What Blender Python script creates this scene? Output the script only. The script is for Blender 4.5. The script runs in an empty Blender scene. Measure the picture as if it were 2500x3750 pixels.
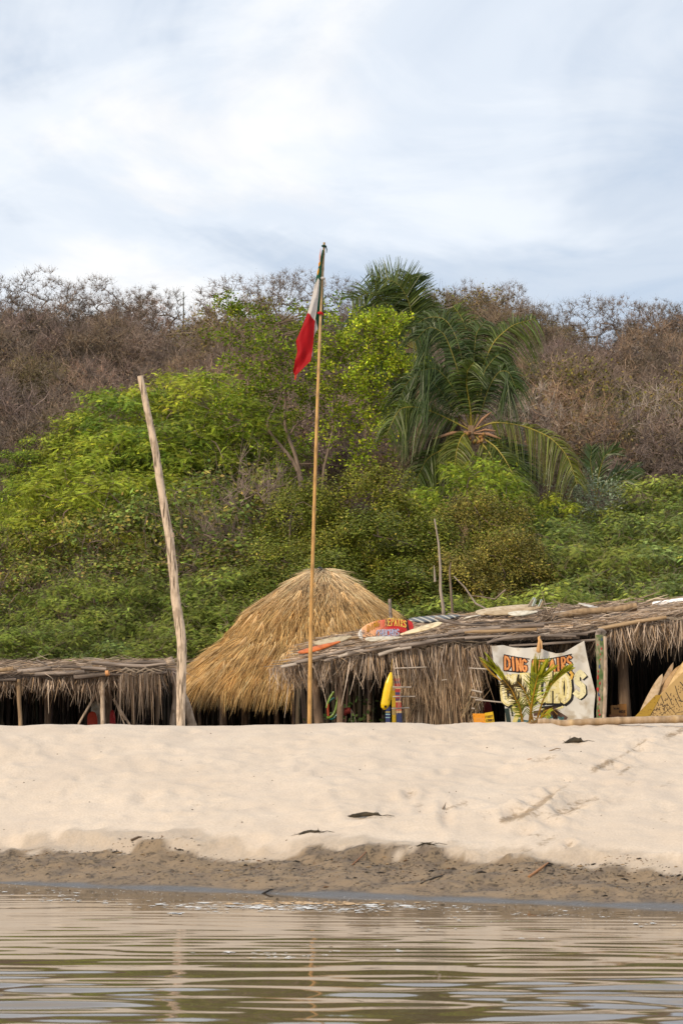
import bpy, math, random
import numpy as np
from math import radians as R
from mathutils import Vector

rnd = random.Random(7)
rng = np.random.default_rng(11)
C = bpy.context.scene.collection
scene = bpy.context.scene

# ------------------------------------------------------------------ camera, sky, sun, exposure
FX, H0, Y0 = 8000.0, 1.5, 2610.0          # focal length in photo pixels, eye height, horizon row

cam = bpy.data.cameras.new('camera')
cam.sensor_fit = 'VERTICAL'; cam.sensor_height = 36.0; cam.sensor_width = 24.0
cam.lens = 36.0 * FX / 3750.0
cam.shift_y = (Y0 - 1875.0) / 3750.0
cam.clip_start = 0.5; cam.clip_end = 3000
cam.dof.use_dof = True; cam.dof.focus_distance = 44.0; cam.dof.aperture_fstop = 8.0
camo = bpy.data.objects.new('camera', cam); C.objects.link(camo)
camo.location = (0, 0, H0); camo.rotation_euler = (R(90), 0, 0)
scene.camera = camo

SUN_EL, SUN_AZ = 30.0, 222.0               # azimuth clockwise from +Y
sd = Vector((math.sin(R(SUN_AZ)) * math.cos(R(SUN_EL)), math.cos(R(SUN_AZ)) * math.cos(R(SUN_EL)), math.sin(R(SUN_EL))))
sun = bpy.data.lights.new('sun', 'SUN'); sun.energy = 1.5; sun.angle = R(10); sun.color = (1.0, 0.82, 0.60)
suno = bpy.data.objects.new('sun', sun); C.objects.link(suno)
suno.rotation_euler = sd.to_track_quat('Z', 'Y').to_euler(); suno.location = (-20, -30, 40)

world = bpy.data.worlds.new('World'); scene.world = world; world.use_nodes = True
nt = world.node_tree; nt.nodes.clear()
def N(t, typ, **kw):
    n = t.nodes.new(typ)
    for k, v in kw.items(): setattr(n, k, v)
    return n
L = nt.links.new
out = N(nt, 'ShaderNodeOutputWorld')
sky = N(nt, 'ShaderNodeTexSky', sky_type='NISHITA', sun_disc=False)
sky.sun_elevation = R(SUN_EL); sky.sun_rotation = R(SUN_AZ)
bg1 = N(nt, 'ShaderNodeBackground'); bg1.inputs[1].default_value = 0.07
L(sky.outputs[0], bg1.inputs[0])
tc = N(nt, 'ShaderNodeTexCoord')
sep = N(nt, 'ShaderNodeSeparateXYZ'); L(tc.outputs['Generated'], sep.inputs[0])
zz = N(nt, 'ShaderNodeMath', operation='ABSOLUTE'); L(sep.outputs[2], zz.inputs[0])
za = N(nt, 'ShaderNodeMath', operation='ADD'); L(zz.outputs[0], za.inputs[0]); za.inputs[1].default_value = 0.34
def div(a):
    d = N(nt, 'ShaderNodeMath', operation='DIVIDE'); L(a, d.inputs[0]); L(za.outputs[0], d.inputs[1]); return d.outputs[0]
cv = N(nt, 'ShaderNodeCombineXYZ'); L(div(sep.outputs[0]), cv.inputs[0]); L(div(sep.outputs[1]), cv.inputs[1])
def wnoise(scale, off, detail, rough, dist, sc=(1, 1, 1)):
    mp = N(nt, 'ShaderNodeMapping'); mp.inputs['Location'].default_value = off; mp.inputs['Scale'].default_value = sc
    L(cv.outputs[0], mp.inputs[0])
    n = N(nt, 'ShaderNodeTexNoise'); n.inputs['Scale'].default_value = scale; n.inputs['Detail'].default_value = detail
    n.inputs['Roughness'].default_value = rough; n.inputs['Distortion'].default_value = dist
    L(mp.outputs[0], n.inputs[0]); return n.outputs[0]
def ramp(src, stops):
    r = N(nt, 'ShaderNodeValToRGB'); cr = r.color_ramp; cr.interpolation = 'EASE'
    while len(cr.elements) < len(stops): cr.elements.new(0.5)
    for e, (p, c) in zip(cr.elements, stops): e.position = p; e.color = (*c, 1)
    L(src, r.inputs[0]); return r.outputs[0]
n1 = wnoise(2.3, (0.2, 3.4, 0), 6.0, 0.55, 0.7, (0.8, 0.9, 1))
n2 = wnoise(6.5, (7.3, 1.1, 0), 7.0, 0.58, 0.6, (0.7, 1.0, 1))
CL1 = ramp(n1, [(0.40, (0.70, 0.695, 0.688)), (0.50, (0.58, 0.625, 0.68)), (0.62, (0.33, 0.405, 0.51))])
CL2 = ramp(n2, [(0.36, (0.47, 0.50, 0.56)), (0.60, (0.70, 0.685, 0.675))])
cm = N(nt, 'ShaderNodeMix', data_type='RGBA'); cm.inputs[0].default_value = 0.34
L(CL1, cm.inputs['A']); L(CL2, cm.inputs['B'])
bg2 = N(nt, 'ShaderNodeBackground'); bg2.inputs[1].default_value = 0.77; L(cm.outputs['Result'], bg2.inputs[0])
msk = N(nt, 'ShaderNodeMapRange'); msk.inputs[1].default_value = 0.3; msk.inputs[2].default_value = 0.62
msk.inputs[3].default_value = 0.94; msk.inputs[4].default_value = 0.86; L(n1, msk.inputs[0])
mx = N(nt, 'ShaderNodeMixShader'); L(msk.outputs[0], mx.inputs[0]); L(bg1.outputs[0], mx.inputs[1]); L(bg2.outputs[0], mx.inputs[2])
L(mx.outputs[0], out.inputs[0])

vs = scene.view_settings
scene.display_settings.display_device = 'sRGB'
vs.view_transform = 'Standard'; vs.look = 'None'; vs.gamma = 1.0; vs.use_curve_mapping = False
vs.exposure = 1.02
scene.cycles.max_bounces = 6; scene.cycles.diffuse_bounces = 3; scene.cycles.glossy_bounces = 3
scene.cycles.transmission_bounces = 3; scene.cycles.transparent_max_bounces = 4
scene.cycles.caustics_reflective = False; scene.cycles.caustics_refractive = False

# ------------------------------------------------------------------ helpers
def W(px, py, D):
    return np.array([(px - 1250.0) / FX * D, D, H0 - (py - Y0) / FX * D])

def vnoise(x, y, seed=0):
    x = np.asarray(x, float); y = np.asarray(y, float)
    xi = np.floor(x).astype(np.int64); yi = np.floor(y).astype(np.int64)
    fx = x - xi; fy = y - yi; fx = fx * fx * (3 - 2 * fx); fy = fy * fy * (3 - 2 * fy)
    def h(a, b):
        n = (a * 374761393 + b * 668265263 + seed * 1442695041) & 0x7fffffff
        n = ((n ^ (n >> 13)) * 1274126177) & 0x7fffffff
        return ((n ^ (n >> 16)) & 0xffff) / 32767.5 - 1.0
    return (h(xi, yi) * (1 - fx) + h(xi + 1, yi) * fx) * (1 - fy) + (h(xi, yi + 1) * (1 - fx) + h(xi + 1, yi + 1) * fx) * fy
def fbm(x, y, seed=0, oct=4, gain=0.5):
    s = 0; a = 1.0; f = 1.0
    for k in range(oct):
        s = s + a * vnoise(x * f + 17.3 * k, y * f - 9.1 * k, seed + k); a *= gain; f *= 2.03
    return s
def sstep(a, b, t):
    t = np.clip((np.asarray(t, float) - a) / (b - a), 0, 1); return t * t * (3 - 2 * t)

class MB:
    """collects shapes and links them as ONE mesh object"""
    def __init__(s): s.v = []; s.f = []; s.fs = []; s.m = []; s.c = []; s.n = 0; s.sm = []
    def add(s, v, f, mat=0, col=(1, 1, 1), smooth=False):
        v = np.asarray(v, float).reshape(-1, 3); f = np.asarray(f, np.int64)
        if f.size == 0: return
        s.v.append(v); s.f.append((f + s.n).ravel()); s.fs.append(np.full(len(f), f.shape[1], np.int32))
        m = np.asarray(mat, np.int32); s.m.append(np.full(len(f), m) if m.ndim == 0 else m)
        s.sm.append(np.full(len(f), smooth))
        c = np.asarray(col, float)
        s.c.append(np.tile(c, (len(v), 1)) if c.ndim == 1 else c); s.n += len(v)
    def mesh(s, name, mats, off=None):
        me = bpy.data.meshes.new(name)
        v = np.concatenate(s.v)
        if off is not None: v = v - np.asarray(off)
        li = np.concatenate(s.f); fs = np.concatenate(s.fs)
        me.vertices.add(len(v)); me.vertices.foreach_set('co', v.astype(np.float32).ravel())
        me.loops.add(len(li)); me.loops.foreach_set('vertex_index', li.astype(np.int32))
        me.polygons.add(len(fs)); me.polygons.foreach_set('loop_start', np.concatenate([[0], np.cumsum(fs)[:-1]]).astype(np.int32))
        me.polygons.foreach_set('material_index', np.concatenate(s.m).astype(np.int32))
        me.polygons.foreach_set('use_smooth', np.concatenate(s.sm))
        c = np.concatenate(s.c); a = me.attributes.new('Col', 'FLOAT_COLOR', 'POINT')
        a.data.foreach_set('color', np.concatenate([c, np.ones((len(c), 1))], 1).astype(np.float32).ravel())
        for mm in (mats if isinstance(mats, (list, tuple)) else [mats]): me.materials.append(mm)
        me.update(calc_edges=True); me.validate()
        return me
    def build(s, name, mats, parent=None, origin=None):
        off = np.zeros(3)
        p = parent
        while p is not None: off = off + np.array(p.location); p = p.parent
        loc = (0, 0, 0)
        if origin is not None:
            loc = np.asarray(origin) - off; off = np.asarray(origin)
        o = bpy.data.objects.new(name, s.mesh(name, mats, off)); o.location = loc
        C.objects.link(o); o.parent = parent
        return o
    # shapes -------------------------------------------------
    def tube(s, pts, rad, n=6, mat=0, col=(1, 1, 1), cap=True, jit=0.0, smooth=True):
        p = np.asarray(pts, float); k = len(p)
        r = np.full(k, rad, float) if np.ndim(rad) == 0 else np.asarray(rad, float)
        t = np.gradient(p, axis=0); t /= np.linalg.norm(t, axis=1)[:, None] + 1e-12
        a = np.array([0, 0, 1.0]) if abs(t[0][2]) < 0.9 else np.array([1.0, 0, 0])
        u = np.cross(t[0], a); u /= np.linalg.norm(u)
        rows = []
        ang = np.arange(n) * 2 * math.pi / n
        for i in range(k):
            u = u - t[i] * np.dot(u, t[i]); u /= np.linalg.norm(u) + 1e-12
            w = np.cross(t[i], u)
            rr = r[i] * (1 + (jit * rng.standard_normal(n) if jit else 0))
            rows.append(p[i] + (np.cos(ang) * rr)[:, None] * u + (np.sin(ang) * rr)[:, None] * w)
        v = np.concatenate(rows)
        i0 = (np.arange(k - 1)[:, None] * n + np.arange(n)[None]).ravel()
        i1 = (np.arange(k - 1)[:, None] * n + (np.arange(n)[None] + 1) % n).ravel()
        f = np.stack([i0, i1, i1 + n, i0 + n], 1)
        c = np.asarray(col, float)
        if c.ndim == 2: c = np.repeat(c, n, 0)
        s.add(v, f, mat, c, smooth)
        if cap:
            for b, ce in ((0, p[0]), ((k - 1) * n, p[-1])):
                vv = np.concatenate([rows[0] if b == 0 else rows[-1], [ce]])
                s.add(vv, [[j, (j + 1) % n, n] for j in range(n)], mat, c if c.ndim == 1 else c[b], False)
    def box(s, a, b, mat=0, col=(1, 1, 1)):
        (x0, y0, z0), (x1, y1, z1) = a, b
        v = [(x0, y0, z0), (x1, y0, z0), (x1, y1, z0), (x0, y1, z0), (x0, y0, z1), (x1, y0, z1), (x1, y1, z1), (x0, y1, z1)]
        s.add(v, [[0, 3, 2, 1], [4, 5, 6, 7], [0, 1, 5, 4], [1, 2, 6, 5], [2, 3, 7, 6], [3, 0, 4, 7]], mat, col)
    def hexa(s, q, th, mat=0, col=(1, 1, 1)):
        """four corners (seen from the front) pushed back by the vector th"""
        q = np.asarray(q, float); v = np.concatenate([q, q + np.asarray(th)])
        s.add(v, [[0, 1, 2, 3], [7, 6, 5, 4], [0, 4, 5, 1], [1, 5, 6, 2], [2, 6, 7, 3], [3, 7, 4, 0]], mat, col)
    def strands(s, base, d, length, width, droop=0.0, col=None, mat=0, curl=0.0, seg=3):
        """thin tapering blades: base Nx3, direction Nx3; each a V-less strip of seg quads"""
        base = np.asarray(base, float); nn = len(base)
        d = np.asarray(d, float); d = d / (np.linalg.norm(d, axis=1)[:, None] + 1e-9)
        length = np.broadcast_to(length, nn); width = np.broadcast_to(width, nn)
        side = np.cross(d, rng.standard_normal((nn, 3))); side /= np.linalg.norm(side, axis=1)[:, None] + 1e-9
        cu = rng.standard_normal((nn, 3)) * curl
        rows = []
        for k in range(seg + 1):
            t = k / seg
            p = base + d * (length * t)[:, None] + cu * (length * t * t)[:, None]
            p[:, 2] -= droop * length * t * t
            w = width * (1 - 0.8 * t ** 1.5) * 0.5
            rows.append(p - side * w[:, None]); rows.append(p + side * w[:, None])
        m = 2 * (seg + 1)
        v = np.stack(rows, 1).reshape(-1, 3)
        b = (np.arange(nn) * m)[:, None]
        f = np.concatenate([np.stack([b[:, 0] + 2 * k, b[:, 0] + 2 * k + 1, b[:, 0] + 2 * k + 3, b[:, 0] + 2 * k + 2], 1) for k in range(seg)])
        c = (1, 1, 1) if col is None else np.repeat(np.asarray(col, float), m, 0)
        s.add(v, f, mat, c, False)

def thing(name, label, cat, loc, group=None, kind=None):
    o = bpy.data.objects.new(name, None); C.objects.link(o); o.location = loc
    o.empty_display_size = 0.2
    tag(o, label, cat, group, kind); return o
def tag(o, label=None, cat=None, group=None, kind=None):
    for k, v in (('label', label), ('category', cat), ('group', group), ('kind', kind)):
        if v: o[k] = v
    return o

# ------------------------------------------------------------------ materials
def M(name, c1, c2=None, scale=6.0, stretch=(1, 1, 1), rough=0.85, bump=0.0, col=False, trans=0.0, spec=0.25, var=0.0, lo=0.35, hi=0.65, c3=None, s3=1.5, detail=6):
    m = bpy.data.materials.new(name); m.use_nodes = True
    t = m.node_tree; ns = t.nodes; lk = t.links.new; bs = ns['Principled BSDF']; o = ns['Material Output']
    bs.inputs['Roughness'].default_value = rough; bs.inputs['Specular IOR Level'].default_value = spec
    tcn = N(t, 'ShaderNodeTexCoord'); mp = N(t, 'ShaderNodeMapping'); mp.inputs['Scale'].default_value = stretch
    lk(tcn.outputs['Object'], mp.inputs[0])
    nz = N(t, 'ShaderNodeTexNoise'); nz.inputs['Scale'].default_value = scale; nz.inputs['Detail'].default_value = detail
    lk(mp.outputs[0], nz.inputs[0])
    mr = N(t, 'ShaderNodeMapRange'); mr.inputs[1].default_value = lo; mr.inputs[2].default_value = hi; lk(nz.outputs[0], mr.inputs[0])
    mix = N(t, 'ShaderNodeMix', data_type='RGBA'); mix.inputs['A'].default_value = (*c1, 1); mix.inputs['B'].default_value = (*(c2 or c1), 1)
    lk(mr.outputs[0], mix.inputs[0]); cur = mix.outputs['Result']
    if c3:
        n3 = N(t, 'ShaderNodeTexNoise'); n3.inputs['Scale'].default_value = s3; n3.inputs['Detail'].default_value = 5; lk(tcn.outputs['Object'], n3.inputs[0])
        m3 = N(t, 'ShaderNodeMapRange'); m3.inputs[1].default_value = 0.5; m3.inputs[2].default_value = 0.68; lk(n3.outputs[0], m3.inputs[0])
        x3 = N(t, 'ShaderNodeMix', data_type='RGBA'); lk(m3.outputs[0], x3.inputs[0]); lk(cur, x3.inputs['A']); x3.inputs['B'].default_value = (*c3, 1)
        cur = x3.outputs['Result']
    if col:
        at = N(t, 'ShaderNodeAttribute', attribute_name='Col')
        mm = N(t, 'ShaderNodeMix', data_type='RGBA', blend_type='MULTIPLY'); mm.inputs[0].default_value = 1
        lk(cur, mm.inputs['A']); lk(at.outputs['Color'], mm.inputs['B']); cur = mm.outputs['Result']
    if var:
        oi = N(t, 'ShaderNodeObjectInfo'); hs = N(t, 'ShaderNodeHueSaturation')
        v1 = N(t, 'ShaderNodeMapRange'); v1.inputs[3].default_value = 1 - var; v1.inputs[4].default_value = 1 + var; lk(oi.outputs['Random'], v1.inputs[0])
        v2 = N(t, 'ShaderNodeMapRange'); v2.inputs[3].default_value = 0.5 + var * 0.045; v2.inputs[4].default_value = 0.5 - var * 0.045; lk(oi.outputs['Random'], v2.inputs[0])
        lk(v1.outputs[0], hs.inputs['Value']); lk(v2.outputs[0], hs.inputs['Hue']); lk(cur, hs.inputs['Color']); cur = hs.outputs[0]
    lk(cur, bs.inputs['Base Color'])
    if bump:
        bp = N(t, 'ShaderNodeBump'); bp.inputs['Strength'].default_value = bump; bp.inputs['Distance'].default_value = 0.02
        lk(nz.outputs[0], bp.inputs['Height']); lk(bp.outputs[0], bs.inputs['Normal'])
    if trans:
        tr = N(t, 'ShaderNodeBsdfTranslucent'); lk(cur, tr.inputs[0])
        ms = N(t, 'ShaderNodeMixShader'); ms.inputs[0].default_value = trans
        lk(bs.outputs[0], ms.inputs[1]); lk(tr.outputs[0], ms.inputs[2]); lk(ms.outputs[0], o.inputs[0])
    return m

mt = {}
mt['leaf'] = M('green_leaf', (0.9, 0.9, 0.9), (1.1, 1.1, 1.1), 2.0, rough=0.65, col=True, trans=0.22, spec=0.10, var=0.28)
mt['glossy'] = M('mangrove_leaf', (0.9, 0.9, 0.9), (1.1, 1.1, 1.1), 2.0, rough=0.5, col=True, trans=0.18, spec=0.14, var=0.20)
mt['bark'] = M('grey_brown_bark', (0.16, 0.115, 0.085), (0.26, 0.20, 0.155), 7, (1, 1, 0.3), var=0.15, bump=0.4)
mt['paleb'] = M('pale_bark', (0.26, 0.21, 0.17), (0.42, 0.35, 0.29), 7, (1, 1, 0.3), bump=0.4)
mt['twig'] = M('dry_twig', (0.135, 0.102, 0.080), (0.250, 0.195, 0.155), 3, var=0.22, col=True)
mt['scrub'] = M('scrub_twig', (0.142, 0.110, 0.086), (0.255, 0.205, 0.162), 3, var=0.42, col=True)
mt['frond'] = M('palm_leaflet', (0.85, 0.85, 0.85), (1.15, 1.15, 1.15), 3, rough=0.4, col=True, trans=0.25, spec=0.4)
mt['straw'] = M('straw', (0.8, 0.8, 0.8), (1.15, 1.15, 1.15), 3, rough=0.7, col=True, trans=0.12)
mt['woodz'] = M('weathered_post', (0.33, 0.245, 0.175), (0.60, 0.475, 0.355), 16, (1, 1, 0.16), bump=0.6, c3=(0.30, 0.22, 0.155), s3=9)
mt['postw'] = M('bleached_post', (0.13, 0.098, 0.07), (0.60, 0.475, 0.355), 24, (1.2, 1.2, 0.13), bump=0.9, lo=0.38, hi=0.50, c3=(0.36, 0.275, 0.20), s3=7)
mt['darkpost'] = M('brown_post', (0.15, 0.10, 0.065), (0.30, 0.205, 0.135), 14, (1, 1, 0.16), bump=0.6)
mt['tanpost'] = M('tan_bark_post', (0.21, 0.14, 0.08), (0.38, 0.265, 0.155), 14, (1, 1, 0.25), bump=0.6)
mt['greypole'] = M('grey_pole', (0.13, 0.105, 0.088), (0.34, 0.28, 0.235), 9, (0.2, 1.5, 1.5), bump=0.4)
mt['palepole'] = M('pale_pole', (0.32, 0.27, 0.22), (0.54, 0.47, 0.40), 9, (0.2, 1.5, 1.5), bump=0.3)
mt['tanpole'] = M('tan_bamboo', (0.28, 0.19, 0.105), (0.46, 0.33, 0.20), 8, (0.2, 1.5, 1.5), bump=0.3)
mt['darklog'] = M('dark_log', (0.10, 0.08, 0.065), (0.22, 0.175, 0.145), 9, (0.2, 1.5, 1.5), bump=0.6)
mt['bamboo'] = M('bamboo', (0.42, 0.24, 0.075), (0.58, 0.36, 0.14), 6, (3, 3, 0.5), rough=0.45, col=True, spec=0.4)
mt['plain'] = M('painted', (0.93, 0.93, 0.93), (1.03, 1.03, 1.03), 9, rough=0.5, col=True)
mt['glossypaint'] = M('glossy_paint', (0.95, 0.95, 0.95), (1.03, 1.03, 1.03), 9, rough=0.25, col=True, spec=0.5)
mt['oldboard'] = M('weathered_resin', (0.72, 0.66, 0.56), (1.0, 0.98, 0.95), 9, rough=0.5, col=True, lo=0.38, hi=0.55, spec=0.3)
mt['worn'] = M('worn_paint', (0.55, 0.5, 0.45), (1.03, 1.03, 1.03), 22, rough=0.6, col=True, lo=0.3, hi=0.45)
mt['cloth'] = M('cloth', (0.9, 0.9, 0.9), (1.04, 1.04, 1.04), 7, rough=0.75, col=True, trans=0.15)
mt['satin'] = M('satin_cloth', (0.95, 0.95, 0.95), (1.03, 1.03, 1.03), 7, rough=0.6, col=True, trans=0.2, spec=0.2)
mt['canvas'] = M('canvas', (0.64, 0.61, 0.545), (0.74, 0.715, 0.655), 3, rough=0.8, trans=0.12, c3=(0.46, 0.39, 0.29), s3=4)
mt['thatchbase'] = M('thatch_base', (0.16, 0.10, 0.05), (0.30, 0.20, 0.10), 20, bump=0.6)
mt['debris'] = M('grey_thatch_base', (0.08, 0.062, 0.05), (0.22, 0.17, 0.135), 16, bump=0.8)
mt['weed'] = M('dark_weed', (0.018, 0.016, 0.012), (0.07, 0.055, 0.035), 14, rough=0.8, bump=0.5)
mt['foam'] = M('foam', (0.62, 0.62, 0.60), (0.78, 0.78, 0.78), 20, col=True)

# ------------------------------------------------------------------ ground heights
def shore(x): return 17.9 - 0.446 * np.clip(x, -9, 9)
def sand_h(x, y):
    x = np.asarray(x, float); y = np.asarray(y, float)
    e = y - shore(x) + 0.10 * fbm(x * 0.7, y * 0.1, 41, 3)
    bank = 0.36 * sstep(-0.25, 1.5, e) - 0.036 + np.minimum(e, 0) * 0.12
    bank = np.where(e < 0, np.minimum(bank, e * 0.14), bank)
    bank = bank + 0.07 * (sstep(1.12, 1.30, e + 0.12 * fbm(x * 3, y * 2, 45, 3)) - 1) * sstep(0.3, 0.9, e)
    yc = 25.0
    run = np.maximum(yc - shore(x) - 1.3, 3)
    t = np.clip((e - 1.3) / run, 0, 3)
    bank = bank + 1.07 * t
    zc = 1.372 + 0.0055 * np.clip(x, -6, 6)
    plat = zc - 0.06 * np.clip(y - yc, -2, 8)
    k = 0.07
    h = -k * np.logaddexp(-bank / k, -plat / k) + 0.03
    amp = sstep(0.2, 2.5, e) * (1 - 0.6 * sstep(24.2, 25.4, y))
    h = h + amp * (0.030 * fbm(x * 1.3, y * 0.9, 3, 4) + 0.012 * fbm(x * 5.2, y * 4.1, 9, 2))
    h = h + 0.012 * vnoise(x * 2.7, y * 0.4, 77) * sstep(23.5, 25, y)
    mud = sstep(0.1, 0.5, e) * (1 - sstep(1.25, 1.6, e))
    return h + mud * (0.035 * fbm(x * 2.6, y * 3.5, 21, 4, 0.6))
def hill_h(x, y):
    x = np.asarray(x, float); y = np.asarray(y, float)
    t = np.clip((y - 58) / 92.0, 0, 1)
    z = 0.9 + (26.0 - 0.05 * np.clip(x, -40, 40) - 1.1 * np.exp(-((x + 9.6) / 2.6) ** 2) - 1.0 * np.exp(-((x - 14.9) / 3.2) ** 2) + 0.6 * vnoise(x * 0.16 + 7, y * 0 + 2, 6) + 1.2 * vnoise(x * 0.05 + 3, y * 0 + 1, 5)) * t ** 1.12
    z = z - 0.10 * np.maximum(y - 154, 0) ** 1.05
    z = z + 0.55 * fbm(x * 0.12, y * 0.12, 8, 3) * sstep(58, 80, y)
    return np.maximum(z, -2.0)
def ground(x, y):
    return float(sand_h(x, y)) if y < 33 else float(max(hill_h(x, y), 0.0))
def hit(px, py):
    """the point of the sand bank at a row and column of the photograph's view"""
    best = None
    for D in np.arange(15, 25.6, 0.02):
        x = (px - 1250) / FX * D
        row = Y0 - (float(sand_h(x, D)) - H0) * FX / D
        if row <= py: return np.array([x, D, float(sand_h(x, D))])
    return np.array([x, D, float(sand_h(x, D))])

def grid(xs, ys, zf):
    X, Y = np.meshgrid(xs, ys); Z = zf(X, Y)
    v = np.stack([X, Y, Z], -1).reshape(-1, 3); nx = len(xs)
    i = (np.arange(len(ys) - 1)[:, None] * nx + np.arange(nx - 1)[None]).ravel()
    return v, np.stack([i, i + 1, i + 1 + nx, i + nx], 1)
def axis(lo, hi, a, b, st, big):
    o = [np.arange(a, b, st)]
    w, s2 = b, st
    up = []
    while w < hi: s2 = min(s2 * 1.25, big); w += s2; up.append(w)
    dn = []; w, s2 = a, st
    while w > lo: s2 = min(s2 * 1.25, big); w -= s2; dn.append(w)
    return np.concatenate([dn[::-1], o[0], up])
# ------------------------------------------------------------------ sand bank
pits = []                                   # (x, y, radius x, radius y, depth): footprints and scuffs
for px, py, w, h, d in [(1500, 2910, 30, 22, .035), (1560, 2975, 40, 20, .02), (1630, 2980, 26, 60, .03), (1700, 2955, 60, 24, .02), (1870, 2990, 34, 26, .045), (1905, 2978, 30, 24, .05), (1950, 2950, 40, 24, .04), (1990, 2925, 40, 24, .045), (2020, 2905, 30, 24, .04),
        (2110, 2945, 60, 30, .03), (2060, 2975, 45, 30, .035), (2150, 2932, 50, 20, .02), (2235, 2815, 50, 24, .04), (2280, 2790, 40, 24, .035), (2330, 2740, 34, 20, .04), (2360, 2720, 30, 18, .04), (2470, 2690, 60, 24, .03), (2060, 2860, 30, 14, .02), (1930, 3045, 45, 18, .02), (2085, 3093, 26, 16, .04), (1960, 2785, 60, 20, .02),
        (2010, 2778, 50, 20, .02), (540, 2925, 50, 22, .02), (300, 2835, 45, 16, .015), (420, 2870, 40, 30, .015), (1330, 2985, 60, 20, .015), (2010, 3010, 40, 30, .025), (1900, 3060, 50, 20, .02), (2430, 2960, 40, 22, .02), (2300, 2880, 40, 24, .02), (800, 2800, 60, 18, .012), (200, 2760, 60, 18, .012), (1480, 3040, 40, 18, .015)]:
    p = hit(px, py); pits.append((p[0], p[1], w / FX * p[1] * 0.8, h / FX * p[1] * 2.8, d))
for _ in range(420):
    x = rnd.uniform(-3.8, 3.8); y = rnd.uniform(19.5, 24.8); pits.append((x, y, rnd.uniform(.04, .14), rnd.uniform(.05, .18), rnd.uniform(.004, .014)))
def sand_full(X, Y):
    Z = sand_h(X, Y)
    for (x, y, a, b, d) in pits:
        m = (np.abs(X - x) < 4 * a) & (np.abs(Y - y) < 4 * b)
        if m.any():
            q = ((X[m] - x) / a) ** 2 + ((Y[m] - y) / b) ** 2
            q = q * (1 + 0.35 * vnoise(X[m] * 22, Y[m] * 16, 5))
            Z[m] += d * (-np.exp(-q * 1.3) + 0.55 * np.exp(-(np.sqrt(q) - 1.7) ** 2 * 3))
    return Z
xs = axis(-260, 260, -4.6, 4.6, 0.032, 14); ys = np.concatenate([np.arange(2, 14.5, 0.8), np.arange(14.5, 26.2, 0.035), np.arange(26.3, 40.1, 0.4)])
sv, sf = grid(xs, ys, sand_full)
e = sv[:, 1] - shore(sv[:, 0])
edge = 1.22 + 0.20 * fbm(sv[:, 0] * 1.1, sv[:, 1] * 0.2, 31, 4) + 0.10 * fbm(sv[:, 0] * 6, sv[:, 1] * 6, 32, 3)
wet = 1 - sstep(-0.06, 0.10, e - edge)
damp = 1 - sstep(0.0, 0.16, e - edge - 0.14 - 0.20 * np.maximum(fbm(sv[:, 0] * 0.9, sv[:, 1] * 0.3, 35, 3), 0))
glo = 1 - sstep(0.0, 0.11, e + 0.06 * fbm(sv[:, 0] * 2, sv[:, 1] * 2, 36, 3))
scuff = np.zeros(len(sv))                   # drag marks and footprints that turned up damp sand
qx = 1250 + FX * sv[:, 0] / sv[:, 1]; qy = Y0 - (sv[:, 2] - H0) * FX / sv[:, 1]
for pl, w, k_ in [([(1838, 3004), (1912, 2987), (1974, 2947), (2019, 2913)], 11, 1.0), ([(2042, 2896), (2076, 2876)], 5, .7), ([(2172, 2820), (2234, 2789)], 13, .85), ([(2240, 2788), (2308, 2749), (2359, 2712)], 7, .6), ([(2438, 2698), (2510, 2668)], 11, .8), ([(2268, 2831), (2302, 2811)], 9, .7), ([(2082, 2944), (2184, 2927)], 11, .6), ([(2019, 2984), (2104, 2964)], 17, .65), ([(1952, 2987), (1974, 2978)], 9, .7),
        ([(1770, 2998), (1782, 2975)], 9, .5), ([(1963, 2789), (2025, 2772)], 10, .6), ([(1629, 2964), (1702, 2942)], 11, .6), ([(1935, 3058), (1991, 3058)], 6, .6), ([(1980, 3089), (2031, 3066)], 14, .55), ([(2076, 3097), (2093, 3089)], 9, .8), ([(1490, 2915), (1515, 2900)], 12, .55), ([(1520, 2952), (1545, 2945)], 9, .5), ([(1895, 3118), (1950, 3112)], 6, .6), ([(2290, 2875), (2320, 2865)], 7, .45), ([(2420, 3000), (2440, 3010)], 9, .45),
        ([(1330, 2996), (1440, 2990)], 5, .5), ([(640, 3070), (720, 3062)], 7, .5), ([(380, 2838), (420, 2830)], 6, .35), ([(700, 2950), (740, 2944)], 7, .35), ([(860, 3030), (900, 3024)], 7, .35), ([(2380, 2890), (2470, 2860)], 8, .4), ([(1700, 2740), (1760, 2732)], 6, .35)]:
    for (x0, y0), (x1, y1) in zip(pl[:-1], pl[1:]):
        dx, dy = x1 - x0, y1 - y0; t_ = np.clip(((qx - x0) * dx + (qy - y0) * dy) / (dx * dx + dy * dy), 0, 1)
        d_ = np.hypot(qx - x0 - t_ * dx, (qy - y0 - t_ * dy) * 1.2)
        scuff = np.maximum(scuff, k_ * np.exp(-(d_ / w / 1.25) ** 2))
for (x, y, a, b, d) in pits:
    if d < 0.0195: continue
    m = (np.abs(sv[:, 0] - x) < 3 * a) & (np.abs(sv[:, 1] - y) < 3 * b)
    q = ((sv[m, 0] - x) / a) ** 2 + ((sv[m, 1] - y) / b) ** 2
    scuff[m] = np.maximum(scuff[m], .55 * np.exp(-q) * min(1, d / 0.045))
bld = MB(); bld.add(sv, sf, 0, np.stack([np.maximum(wet, 0.36 * damp), glo, scuff], 1), True)
m = bpy.data.materials.new('sand'); m.use_nodes = True; t = m.node_tree; lk = t.links.new; bs = t.nodes['Principled BSDF']
at = N(t, 'ShaderNodeAttribute', attribute_name='Col'); sp = N(t, 'ShaderNodeSeparateColor'); lk(at.outputs['Color'], sp.inputs[0])
tcn = N(t, 'ShaderNodeTexCoord')
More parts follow.
